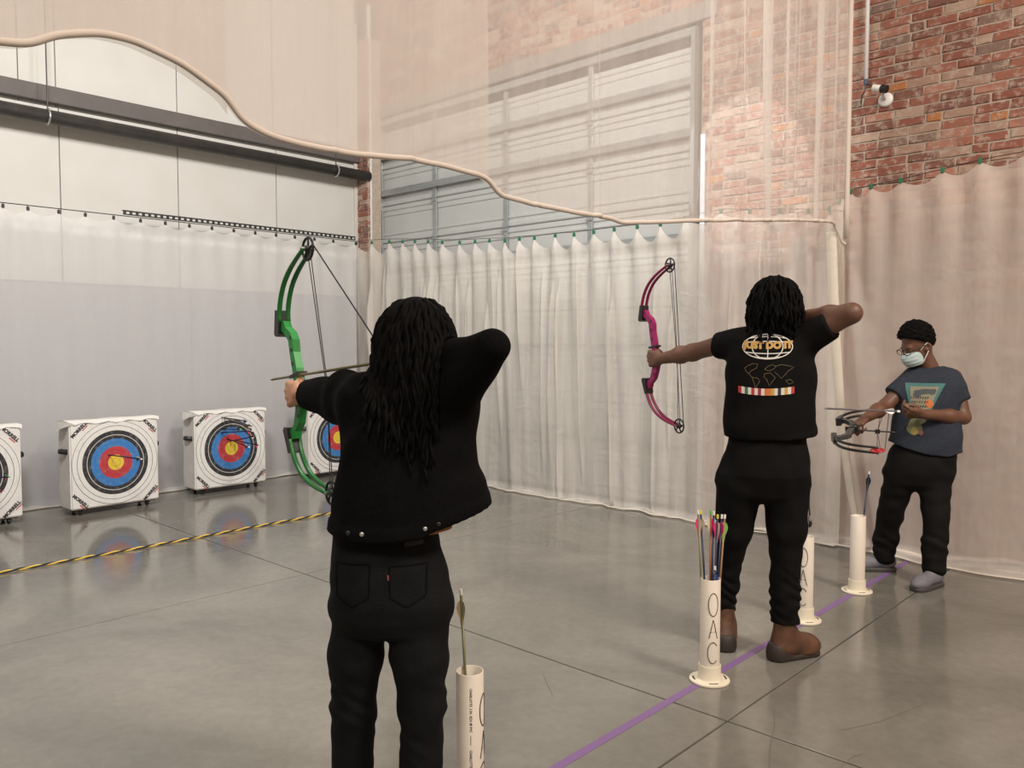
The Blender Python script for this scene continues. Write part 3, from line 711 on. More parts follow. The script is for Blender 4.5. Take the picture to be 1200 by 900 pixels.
# factory print on the nearest tube
th = toward(tl[0], .06); R = .0437
tv, tf = text_poly('CHARLOTTE  3 IN  SCH 40 PVC', .011, .0004)
for q in (.365, .17):
    o = MB().add([(R * math.cos(th + b_ / R), R * math.sin(th + b_ / R), q - a_ * .9) for a_, b_ in tv], tf).build('factory_print', m_ink); o.parent = tb1
mb = MB(); cyl = lambda a_, z: (R * math.cos(a_), R * math.sin(a_), z)
for z0 in np.arange(.285, .275, -.02): mb.add([cyl(th - .02, z0 - .03), cyl(th + .02, z0 - .03), cyl(th + .02, z0), cyl(th - .02, z0)], [(0, 1, 2, 3)])
o = mb.build('factory_barcode', m_ink); o.parent = tb1

def tube_arrow(tloc, npx, foot, sh, vn, nk, label, group=None, spin=0):
    t = np.array(tloc); D = (t - CAM) @ FW
    n = dep(*npx, D + foot[2]); b_ = t + np.array([foot[0], foot[1], .014]); return make_arrow(n, b_, sh, vn, nk, label, group, spin=spin, vh=.017, vl=.075)
GT = 'arrows standing in the lettered tube'
for px, ft, sh, vn, nk, lb, spn in [((818, 599), (-.012, -.012, -.01), 'olive', ['pink', 'cream', 'pink'], 'white', 'leftmost arrow in the OAC tube, pink vane and olive shaft', 2.6),
                              ((821, 599), (.01, -.01, .01), 'navy', ['black', 'black', 'cream'], 'yellow', 'arrow with black vanes and yellow nock in the OAC tube', .4),
                              ((833, 599), (-.005, .01, .0), 'copper', ['pink', 'pink', 'cream'], 'green', 'copper arrow with pink vanes and green nock in the OAC tube', 2.8),
                              ((836.5, 600), (.0, .0, .015), 'navy', ['blue', 'blue', 'white'], 'white', 'navy arrow with blue vanes in the OAC tube', .2),
                              ((841, 604), (.0, .008, -.02), 'navy', ['cream', 'cream', 'pink'], 'yellow', 'navy arrow with cream vanes and yellow nock in the OAC tube', 3.0),
                              ((846, 604), (.006, .006, -.01), 'navy', ['pink', 'pink', 'pink'], 'white', 'navy arrow with bright pink vanes in the OAC tube', 2.9),
                              ((849.5, 604), (.014, .006, .01), 'bronze', ['green', 'pink', 'green'], 'white', 'rightmost arrow in the OAC tube, bronze shaft and green vane', .2)]:
    tube_arrow(tl[1], px, ft, sh, vn, nk, lb, GT, spn)
tube_arrow(tl[1], (838, 664), (.004, -.01, -.012), 'navy', ['navy', 'navy', 'blue'], 'white', 'navy arrow sunk low in the OAC tube, only its vanes showing', GT, .3)
tube_arrow(tl[0], (540, 692), (.012, 0, .01), 'olive', ['tan', 'tan', 'cream'], 'white', 'olive arrow with tan vanes in the tube nearest the camera', spin=.5)
tube_arrow(tl[3], (1018.5, 553), (-.01, 0, -.01), 'navy', ['black', 'black', 'black'], 'white', 'black-vaned arrow leaning in the tube beside the grey shoes', spin=.5)

# ================================================================== PEOPLE: distance-field modelling
def nrm(v): v = np.array(v, float); return v / (np.linalg.norm(v) + 1e-12)
def caps(p, q, r1, r2=None):
    p, q = np.array(p, float), np.array(q, float); r2 = r1 if r2 is None else r2; R = max(r1, r2)
    def f(X, Y, Z):
        d = q - p; L2 = d @ d + 1e-12
        t = np.clip(((X - p[0]) * d[0] + (Y - p[1]) * d[1] + (Z - p[2]) * d[2]) / L2, 0, 1)
        return np.sqrt((X - p[0] - t * d[0]) ** 2 + (Y - p[1] - t * d[1]) ** 2 + (Z - p[2] - t * d[2]) ** 2) - (r1 + (r2 - r1) * t)
    return f, np.minimum(p, q) - R, np.maximum(p, q) + R
def sleeve(p, q, r1, r2, ext=.06):
    p, q = np.array(p, float), np.array(q, float); d = nrm(q - p); f, lo, hi = caps(p, q + d * ext, r1, r2 + (r2 - r1) * ext / np.linalg.norm(q - p))
    return (lambda X, Y, Z: np.maximum(f(X, Y, Z), (X - q[0]) * d[0] + (Y - q[1]) * d[1] + (Z - q[2]) * d[2])), lo, hi
def ell(c, axes, rad):
    c = np.array(c, float); A = np.array([nrm(a) for a in axes]); rad = np.array(rad, float)
    def f(X, Y, Z):
        x, y, z = X - c[0], Y - c[1], Z - c[2]
        q = [A[i, 0] * x + A[i, 1] * y + A[i, 2] * z for i in range(3)]
        k0 = np.sqrt(sum((q[i] / rad[i]) ** 2 for i in range(3))); k1 = np.sqrt(sum((q[i] / rad[i] ** 2) ** 2 for i in range(3))) + 1e-9
        return k0 * (k0 - 1) / k1
    R = rad.max(); return f, c - R, c + R
def loft(levels, er, ef, n=2.3):
    """levels: (centre xyz, half width, half depth, yaw deg) stacked by z; er/ef: width and depth directions"""
    lv = sorted(levels, key=lambda l: l[0][2])
    z = np.array([l[0][2] for l in lv]); cx = np.array([l[0][0] for l in lv]); cy = np.array([l[0][1] for l in lv])
    a = np.array([l[1] for l in lv]); b = np.array([l[2] for l in lv]); yw = np.radians([l[3] if len(l) > 3 else 0 for l in lv])
    def f(X, Y, Z):
        zz = np.clip(Z, z[0], z[-1]); I = lambda q: np.interp(zz, z, q)
        x, y = X - I(cx), Y - I(cy); c, s = np.cos(I(yw)), np.sin(I(yw))
        p = x * er[0] + y * er[1]; q = x * ef[0] + y * ef[1]
        p, q = p * c + q * s, -p * s + q * c
        A, B = I(a), I(b)
        k = (np.abs(p / A) ** n + np.abs(q / B) ** n) ** (1 / n)
        d = (k - 1) * np.minimum(A, B)
        dz = np.maximum(z[0] - Z, Z - z[-1])
        return np.maximum(d, dz) if False else np.where(dz > 0, np.sqrt(np.maximum(d, 0) ** 2 + dz ** 2), np.maximum(d, dz))
    R = a.max() + .03
    return f, np.array([cx.min() - R, cy.min() - R, z[0]]), np.array([cx.max() + R, cy.max() + R, z[-1]])

def field(prims, h, post=None, margin=.03):
    """prims: (prim, k[, 'sub']) -> vertices, quads by surface nets"""
    lo = np.min([p[0][1] for p in prims if len(p) < 3], 0) - margin; hi = np.max([p[0][2] for p in prims if len(p) < 3], 0) + margin
    n = np.ceil((hi - lo) / h).astype(int) + 1
    ax = [lo[i] + h * np.arange(n[i]) for i in range(3)]
    F = np.full(n, .25, np.float32)
    for p in prims:
        (fn, l, u), k = p[0], p[1]; m = k + 4 * h
        i0 = [max(0, int((l[i] - m - lo[i]) / h)) for i in range(3)]; i1 = [min(n[i], int((u[i] + m - lo[i]) / h) + 2) for i in range(3)]
        if any(i1[i] <= i0[i] for i in range(3)): continue
        sl = tuple(slice(i0[i], i1[i]) for i in range(3))
        X, Y, Z = np.meshgrid(*[ax[i][sl[i]].astype(np.float32) for i in range(3)], indexing='ij', sparse=True)
        X, Y, Z = np.broadcast_arrays(X, Y, Z)
        d = fn(X, Y, Z); A = F[sl]
        if len(p) > 2:
            d = -d; g = np.clip(.5 - .5 * (d - A) / k, 0, 1); F[sl] = d + (A - d) * g + k * g * (1 - g)
        else:
            g = np.clip(.5 + .5 * (d - A) / k, 0, 1); F[sl] = d + (A - d) * g - k * g * (1 - g)
    if post is not None:
        X, Y, Z = np.meshgrid(*[a.astype(np.float32) for a in ax], indexing='ij', sparse=True)
        X, Y, Z = np.broadcast_arrays(X, Y, Z)
        F = post(F, X, Y, Z)
    # surface nets
    F[0] = F[-1] = .25; F[:, 0] = F[:, -1] = .25; F[:, :, 0] = F[:, :, -1] = .25
    Sg = F < 0
    c8 = [(i, j, k) for i in (0, 1) for j in (0, 1) for k in (0, 1)]
    sub = lambda A, c: A[c[0]:A.shape[0] - 1 + c[0], c[1]:A.shape[1] - 1 + c[1], c[2]:A.shape[2] - 1 + c[2]]
    cnt = sum(sub(Sg, c).astype(np.int8) for c in c8)
    act = np.argwhere((cnt > 0) & (cnt < 8))
    idx = np.full([q - 1 for q in n], -1, np.int64); idx[tuple(act.T)] = np.arange(len(act))
    vals = np.stack([F[act[:, 0] + c[0], act[:, 1] + c[1], act[:, 2] + c[2]] for c in c8], 1).astype(float)
    acc = np.zeros((len(act), 3)); wn = np.zeros(len(act))
    for a in range(8):
        for b in range(a + 1, 8):
            if sum(abs(c8[a][i] - c8[b][i]) for i in range(3)) != 1: continue
            va, vb = vals[:, a], vals[:, b]; cr = (va < 0) != (vb < 0)
            t = np.where(cr, va / np.where(cr, va - vb, 1), 0)
            pa, pb = np.array(c8[a], float), np.array(c8[b], float)
            acc += np.where(cr[:, None], pa + (pb - pa) * t[:, None], 0); wn += cr
    V = lo + h * (act + acc / np.maximum(wn, 1)[:, None])
    Q = []
    for d in range(3):
        e, g = [(1, 2), (2, 0), (0, 1)][d]
        sh = [slice(0, None)] * 3; s0 = list(sh); s1 = list(sh); s0[d] = slice(0, -1); s1[d] = slice(1, None)
        A, B = Sg[tuple(s0)], Sg[tuple(s1)]
        for flip, M in ((False, A & ~B), (True, ~A & B)):
            P = np.argwhere(M)
            P = P[(P[:, e] > 0) & (P[:, g] > 0)]
            P = P[(P[:, e] < idx.shape[e]) & (P[:, g] < idx.shape[g])]
            if not len(P): continue
            o = np.zeros(3, int); oe = o.copy(); oe[e] = 1; og = o.copy(); og[g] = 1
            q = [P - oe - og, P - og, P, P - oe]
            q = np.stack([idx[tuple(x.T)] for x in q], 1)
            Q.append(q[:, ::-1] if flip else q)
    Q = np.concatenate(Q); Q = Q[(Q >= 0).all(1)]
    # one relaxation step
    for _ in range(2):
        s = np.zeros_like(V); c = np.zeros(len(V))
        for a, b in ((0, 1), (1, 2), (2, 3), (3, 0)):
            for i, j in ((a, b), (b, a)):
                np.add.at(s, Q[:, i], V[Q[:, j]]); np.add.at(c, Q[:, i], 1)
        V = V * .5 + .5 * s / np.maximum(c, 1)[:, None]
    return V, Q
def mesh_of(name, VQs, m, parent, base):
    me = bpy.data.meshes.new(name); V = []; Q = []; o = 0
    for v, q in VQs: V.append(v); Q.append(q + o); o += len(v)
    V = np.concatenate(V) - np.array(base); Q = np.concatenate(Q)
    me.vertices.add(len(V)); me.vertices.foreach_set('co', V.astype(np.float32).ravel())
    me.loops.add(Q.size); me.loops.foreach_set('vertex_index', Q.astype(np.int32).ravel())
    me.polygons.add(len(Q)); me.polygons.foreach_set('loop_start', np.arange(0, Q.size, 4, dtype=np.int32))
    me.polygons.foreach_set('use_smooth', np.ones(len(Q), bool))
    me.update(calc_edges=True); me.validate()
    me.materials.append(m)
    ob = bpy.data.objects.new(name, me); COL.objects.link(ob); ob.parent = parent
    return ob
def bvh_of(VQs):
    V = []; Q = []; o = 0
    for v, q in VQs: V += v.tolist(); Q += (q + o).tolist(); o += len(v)
    return BVHTree.FromPolygons(V, Q)

def hand_prims(wrist, x, y, z, curl=(70, 85, 55), sc=1.0, spread=0.0, thumb='wrap'):
    """x: wrist->knuckles, y: the way the palm faces, z: towards the thumb side"""
    x = nrm(x); y = nrm(np.array(y) - x * (np.array(y) @ x)); z0 = np.cross(x, y); z = z0 if z0 @ np.array(z) > 0 else -z0
    w = np.array(wrist, float); pr = []
    segs = [(.042, .026, .020), (.046, .030, .021), (.042, .028, .020), (.033, .021, .018)]
    for i in range(4):
        zo = (.0335 - .0222 * i)
        K = w + sc * (x * (.084 - .005 * abs(i - 1) - .004 * (i == 3)) + z * zo - y * (.002 + .003 * (1 - abs(i - 1.5) / 1.5)))
        pr.append((caps(w + sc * (x * .005 + z * zo * .55), K, .0165 * sc, .0125 * sc), .012 * sc))
        a = 0; p = K; cl = curl[i] if hasattr(curl[0], '__len__') else curl
        sp_ = math.radians(spread * (1.5 - i))
        r = .0092 if i < 3 else .0080
        for j in range(3):
            a += math.radians(cl[j]); d = x * math.cos(a) + y * math.sin(a) + z * math.sin(sp_) * .5
            q = p + d * segs[i][j] * sc
            pr.append((caps(p, q, r * sc, r * .9 * sc), .0022 * sc)); p = q; r *= .93
    tb = w + sc * (x * .022 + z * .026 + y * .006)
    if thumb == 'wrap': t1, t2, t3 = tb + sc * (x * .028 + z * .018 + y * .018), tb + sc * (x * .052 + z * .016 + y * .040), tb + sc * (x * .054 + z * .006 + y * .062)
    else: t1, t2, t3 = tb + sc * (x * .035 + z * .02 + y * .016), tb + sc * (x * .068 + z * .014 + y * .026), tb + sc * (x * .092 + z * .004 + y * .03)
    pr += [(caps(tb, t1, .0165 * sc, .0125 * sc), .01 * sc), (caps(t1, t2, .0115 * sc, .0105 * sc), .004 * sc), (caps(t2, t3, .0105 * sc, .0085 * sc), .003 * sc)]
    return pr
def arm_prims(elb, wri, r0=.043, r1=.027):
    elb, wri = np.array(elb), np.array(wri); m_ = elb + (wri - elb) * .35
    return [(caps(elb, m_, r0 * .94, r0 * .97), .03), (caps(m_, wri, r0 * .97, r1), .03)]
def head_prims(c, f, u):
    c = np.array(c, float); f = nrm(f); u = nrm(np.array(u) - f * (np.array(u) @ f)); s = np.cross(u, f); A = (s, f, u)
    P = lambda a, b, d: c + s * a + f * b + u * d
    pr = [(ell(P(0, -.012, .022), A, (.076, .097, .102)), .02), (ell(P(0, .028, -.05), A, (.056, .066, .066)), .035),
          (caps(P(-.03, .078, .018), P(.03, .078, .018), .013), .02), (caps(P(0, .09, .012), P(0, .11, -.022), .008, .012), .012),
          (caps(P(-.012, .1, -.026), P(.012, .1, -.026), .009), .01), (caps(P(-.018, .087, -.056), P(.018, .087, -.056), .008), .012),
          (ell(P(0, .078, -.092), A, (.022, .018, .018)), .02),
          (ell(P(-.03, .098, .004), A, (.017, .016, .011)), .01, 'sub'), (ell(P(.03, .098, .004), A, (.017, .016, .011)), .01, 'sub')]
    for q in (-1, 1):
        pr += [(ell(P(q * .08, -.008, -.008), (s * .9 + f * .3 * q, f, u), (.012, .024, .034)), .008), (ell(P(q * .086, .0, -.004), A, (.008, .012, .02)), .005, 'sub')]
    return pr, (c, s, f, u)

def locs(name, c, frame, n, m, parent, base, bvhs, length, rad, seed, flare=.5, wav=.006, face_gap=.45, top=.100, lift=.2, extra=None):
    """hanging locs: tapered wavy tubes that leave the scalp, fall, and rest on head and clothes"""
    r = random.Random(seed); cc, s, f, u = frame; mb = MB(); ga = math.pi * (3 - math.sqrt(5))
    N = int(n * 1.7); made = 0
    for i in range(N):
        zz = 1 - (i + .5) / N * 1.35; rr = math.sqrt(max(0, 1 - zz * zz)); a = ga * i + r.uniform(-.15, .15)
        d = s * (rr * math.cos(a)) + f * (rr * math.sin(a)) + u * zz
        fa = d @ f
        if fa > face_gap and zz < .62: continue
        if zz < -.33: continue
        p = c + s * (rr * math.cos(a)) * .077 + f * ((rr * math.sin(a)) * .097 - .012) + u * (zz * top + .022)
        L = length(d, r) ; st = .018; k = int(L / st); v = nrm(d * (.12 + lift) + nrm(np.array([0, 0, -1.]) - d * -d[2] + 1e-6) * .8); pts = [p - d * .006]
        out = nrm(np.array([d[0], d[1], 0])); ph = r.uniform(0, 6.28); fr = r.uniform(.7, 1.1); sd = np.cross(out, [0, 0, 1])
        if fa > .2: out = nrm(out - f * (out @ f) * 1.2)
        rd = rad * r.uniform(.8, 1.2)
        for j in range(k):
            g = min(1, .16 + j * .045)
            v = nrm(v * (1 - g) + (np.array([0, 0, -1]) + out * flare * max(0, 1 - j / (k * .8))) * g)
            p = p + v * st
            for bv, ins in bvhs:
                hit = bv.find_nearest(Vector(p), .12)
                if hit[0] is not None:
                    q = np.array(hit[0]); nn = np.array(hit[1]); dist = (p - q) @ nn
                    if dist < rd * .9 + ins: p = q + nn * (rd * .9 + ins)
            pts.append(p + sd * wav * math.sin(ph + j * fr) + out * wav * .8 * math.cos(ph * 2 + j * fr * 1.2))
        R = [rd * (.8 + .25 * math.sin(ph + 2.1 * j)) * (1 - .45 * (j / len(pts)) ** 3) for j in range(len(pts))]; R[-1] *= .4
        mb.tube(pts, R, 7); made += 1
    o = mb.build(name, m, None, True); o.data.transform(Matrix.Translation(-Vector(base))); o.parent = parent
    return o

class Decal:
    """flat print laid onto a cloth surface: 2-D shapes projected along -n"""
    def __init__(s, bvh, c, e1, e2, n, off=.0025): s.b, s.c, s.e1, s.e2, s.n, s.off = bvh, np.array(c), nrm(e1), nrm(e2), nrm(n), off
    def pt(s, a, b, lift=0):
        o = s.c + s.e1 * a + s.e2 * b + s.n * .4
        h = s.b.ray_cast(Vector(o), Vector(-s.n), .8)
        if h[0] is None: return s.c + s.e1 * a + s.e2 * b
        return np.array(h[0]) + s.n * (s.off + lift)
    def ribbon(s, mb, pts, w, lift=0):
        pts = np.array(pts, float); t = np.gradient(pts, axis=0); t /= np.linalg.norm(t, axis=1)[:, None] + 1e-9; nn = np.stack([-t[:, 1], t[:, 0]], 1) * w / 2
        mb.grid([[s.pt(*(p + q), lift) for p, q in zip(pts, nn)], [s.pt(*(p - q), lift) for p, q in zip(pts, nn)]])
    def quad(s, mb, corners, n=6, lift=0):
        A, B, C, D_ = [np.array(q, float) for q in corners]
        mb.grid([[s.pt(*((A * (1 - i) + B * i) * (1 - j) + (D_ * (1 - i) + C * i) * j), lift) for i in np.linspace(0, 1, n)] for j in np.linspace(0, 1, n)])
    def text(s, mb, txt, size, at, bold=0, arch=0, lift=0, sx=1):
        v, f = text_poly(txt, size, bold); mb.add([s.pt(at[0] + x * sx, at[1] + y - arch * (x * sx) ** 2, lift) for x, y in v], f)
    def blob(s, mb, c, rx, ry, n=18, wob=.15, seed=1, lift=0):
        r = random.Random(seed); ph = r.uniform(0, 6)
        ring = [(c[0] + rx * math.cos(a) * (1 + wob * math.sin(3 * a + ph)), c[1] + ry * math.sin(a) * (1 + wob * math.cos(2 * a + ph))) for a in np.linspace(0, 2 * math.pi, n, endpoint=False)]
        mid = [((p[0] + c[0]) / 2, (p[1] + c[1]) / 2) for p in ring]
        mb.add([s.pt(*c, lift)] + [s.pt(*p, lift) for p in mid] + [s.pt(*p, lift) for p in ring], [(0, 1 + k, 1 + (k + 1) % n) for k in range(n)] + [(1 + k, 1 + n + k, 1 + n + (k + 1) % n, 1 + (k + 1) % n) for k in range(n)])

def rel(o, parent, base):
    o.data.transform(Matrix.Translation(-Vector(base))); o.parent = parent; return o
def frame_of(P): # directions as seen from the camera at a standing point
    f = nrm([P[0], P[1], 0]); return np.array([f[1], -f[0], 0]), f

# materials of people
m_skin1 = mat('skin_light_brown', (.42, .22, .13), .5, noise=(30, (.36, .18, .10), .5))
m_skin2 = mat('skin_brown', (.125, .058, .034), .5, noise=(25, (.10, .045, .027), .5))
m_skin3 = mat('skin_deep_brown', (.13, .058, .033), .5, noise=(25, (.105, .045, .026), .5))
m_hair = mat('black_hair', (.0022, .002, .0019), .75, spec=.09)
m_jacket = mat('black_denim_jacket', (.0035, .0035, .0038), .9, noise=(40, (.0022, .0022, .0025), .6), spec=.08, bump=(160, .25))
m_jeans = mat('black_jeans', (.006, .0068, .0075), .85, noise=(12, (.003, .0034, .0038), .7), spec=.15, bump=(180, .3))
m_tee = mat('black_tee', (.005, .0047, .0047), .85, spec=.1, noise=(15, (.0035, .0035, .0035), .6))
m_jog = mat('black_joggers', (.0045, .0043, .0042), .85, spec=.12, noise=(14, (.005, .005, .005), .6))
m_navy = mat('navy_heather_tee', (.026, .032, .045), .85, spec=.15, noise=(60, (.036, .043, .058), .6))
m_trous = mat('black_trousers', (.005, .0046, .0044), .8, spec=.15, noise=(14, (.006, .0055, .005), .6))
m_boot = mat('brown_leather', (.115, .05, .025), .5, noise=(18, (.055, .026, .015), .8), bump=(30, .3))
m_bootd = mat('dark_boot_rubber', (.028, .02, .016), .6)
m_shoe = mat('grey_mesh_shoe', (.17, .165, .185), .7, noise=(70, (.12, .115, .13), .6))
m_sole = mat('shoe_sole', (.05, .047, .045), .6)
m_orange = mat('rust_orange_cloth', (.26, .10, .025), .8)

def wrinkle(F, X, Y, Z, amp, fr, seed, zlo=None, zhi=None):
    r = np.random.default_rng(seed); out = 0
    for k in range(4):
        d = nrm(r.normal(size=3) * (1, 1, 1.6)); d2 = nrm(r.normal(size=3)); p = r.uniform(0, 6.28)
        out = out + np.sin(fr * (.7 + .35 * k) * (X * d[0] + Y * d[1] + Z * d[2]) + p + 1.6 * np.sin(.5 * fr * (X * d2[0] + Y * d2[1] + Z * d2[2])))
    w = amp * out / 2.2
    if zlo is not None: w = w * np.clip((Z - zlo) / .05, 0, 1) * np.clip((zhi - Z) / .05, 0, 1)
    return F + w

# ------------------------------------------------------------------ bows
def make_bow(centre, fwd, up, colr, cols, label, nock, cam_col=None, side=1, sc=1.0):
    """centre: middle of the riser; fwd: towards the target; up: along the limbs"""
    z = nrm(up); x = nrm(np.array(fwd) - z * (np.array(fwd) @ z)); y = np.cross(z, x) * side; c = np.array(centre, float)
    r = empty('compound_bow', tuple(c)); tag(r, label, 'bow', 'compound bows')
    B = lambda a, b=0, d=0: c + (x * a + z * b) * sc + y * d
    m_r = mat(colr + '_riser', cols[0], .35, .1); m_l = mat(colr + '_limb', cols[1], .35); m_c = mat('cam_' + (cam_col[0] if cam_col else 'black'), cam_col[1] if cam_col else (.012, .012, .013), .4)
    prof_f = [(.078, .215), (.074, .185), (.045, .165), (.022, .135), (.020, .09), (.012, .03), (.006, -.03), (.002, -.06), (.012, -.10), (.018, -.12), (.04, -.165), (.074, -.185), (.078, -.215)]
    prof_b = [(.045, .215), (.035, .19), (.002, .165), (-.014, .135), (-.012, .09), (-.022, .03), (-.026, -.03), (-.040, -.055), (-.034, -.085), (-.02, -.12), (.002, -.165), (.035, -.19), (.045, -.215)]
    mb = MB(); ft, bk = [], []
    for (a, b), (a2, b2) in zip(prof_f, prof_b): ft.append((a, b)); bk.append((a2, b2))
    t = .013; n = len(ft)
    vs = [B(a, b, q) for a, b in ft for q in (-t, t)] + [B(a, b, q) for a, b in bk for q in (-t, t)]
    fs = []
    for i in range(n - 1):
        f0, f1, f2, f3 = 2 * i, 2 * i + 1, 2 * i + 2, 2 * i + 3; b0, b1, b2, b3 = [q + 2 * n for q in (f0, f1, f2, f3)]
        fs += [(f0, f1, f3, f2), (b0, b2, b3, b1), (f0, f2, b2, b0), (f1, b1, b3, f3)]
    fs += [(0, 2 * n, 2 * n + 1, 1), (2 * n - 2, 2 * n - 1, 4 * n - 1, 4 * n - 2)]
    mb.add(vs, fs); ri = mb.build('riser', m_r, r)
    for b in (.145, .10, .05, -.14): MB().tube([B(.004 if b > 0 else .0, b, -t - .0012), B(.004 if b > 0 else .0, b, t + .0012)], .007, 12).build('riser_hole', m_bk, ri)
    MB().tube([B(-.014, -.018), B(-.020, -.05), B(-.014, -.09)], [.019, .02, .017], 10).build('grip', m_bk, r, smooth=True)
    sh = MB(); sh.prism([(.03, .0), (-.036, .004), (-.036, .014), (.03, .01)], c, x, z, y, .034); sh.build('arrow_shelf', m_bk, r)
    tips = {}
    for sg in (1, -1):
        mb = MB(); mb.prism([(.088, sg * .155), (.098, sg * .165), (.076, sg * .245), (.058, sg * .24), (.066, sg * .16)], c, x, z, y, .048); mb.build('limb_pocket', m_bk, r)
        ctrl = [(.070, .215), (.066, .25), (.045, .30), (.004, .35), (-.066, .392), (-.167, .425)]
        cp = np.array(ctrl); tt = np.linspace(0, 1, 14); ti = np.linspace(0, 1, len(cp))
        cv = np.stack([np.interp(tt, ti, cp[:, k]) for k in range(2)], 1); cv = np.concatenate([cv[:1], (cv[:-2] + 2 * cv[1:-1] + cv[2:]) / 4, cv[-1:]])
        lb = MB()
        for sd in (-1, 1): lb.tube([B(a, sg * b, sd * .0155) for a, b in cv], [.0085] * 10 + [.008, .0075, .007, .0065], 8)
        for sd in (-1, 1):
            q = MB().tube([B(a, sg * b, sd * .0155) for a, b in cv], [.0085] * 10 + [.008, .0075, .007, .0065], 8); q.build('limb', m_l, r, smooth=True)
        ctr = np.array(B(-.164, sg * .424)); tips[sg] = ctr
        w = MB(); R = .036; w.tube([ctr + R * (x * math.cos(a) + z * math.sin(a)) for a in np.linspace(0, 2 * math.pi, 33)], .0042, 8)
        for k in range(5):
            a = k * 1.2566 + .5; w.tube([ctr, ctr + R * .5 * (x * math.cos(a + .2) + z * math.sin(a + .2)), ctr + R * (x * math.cos(a) + z * math.sin(a))], .0038, 6)
        w.lathe([(0, -.007), (.012, -.007), (.012, .007), (0, .007)], ctr, 16, axis=y)
        w.build('cam_wheel', m_c, r, smooth=True)
        MB().tube([ctr - y * .026, ctr + y * .026], .004, 8).build('axle', mat('steel_point', (.3, .3, .3), .3, .9), r)
    ms = mat('bow_string', (.03, .028, .04), .6)
    nk = np.array(nock, float) if nock is not None else None
    if nk is None: MB().tube([tips[1] - x * .036, tips[-1] - x * .036], .0022, 6).build('string', ms, r)
    else:
        for sg in (1, -1): MB().tube([tips[sg] - x * .03 + z * sg * .012, nk], .0024, 6).build('string', ms, r)
    for dx, dy in ((.004, .0), (-.014, .004)):
        MB().tube([tips[1] + x * dx, B(-.145, -.055, .028 + dy), tips[-1] + x * (dx * -1 - .005)], .0018, 6).build('cable', ms, r)
    MB().tube([B(-.01, -.055, .02), B(-.24, -.05, .034)], .0045, 8).build('cable_guard', m_bk, r)
    q = np.array(B(-.145, -.053, .03)); sl = MB(); sl.prism([(-.014, -.01), (.014, -.01), (.014, .01), (-.014, .01)], q, x, z, y, .022); sl.build('cable_slide', m_bk, r)
    return r

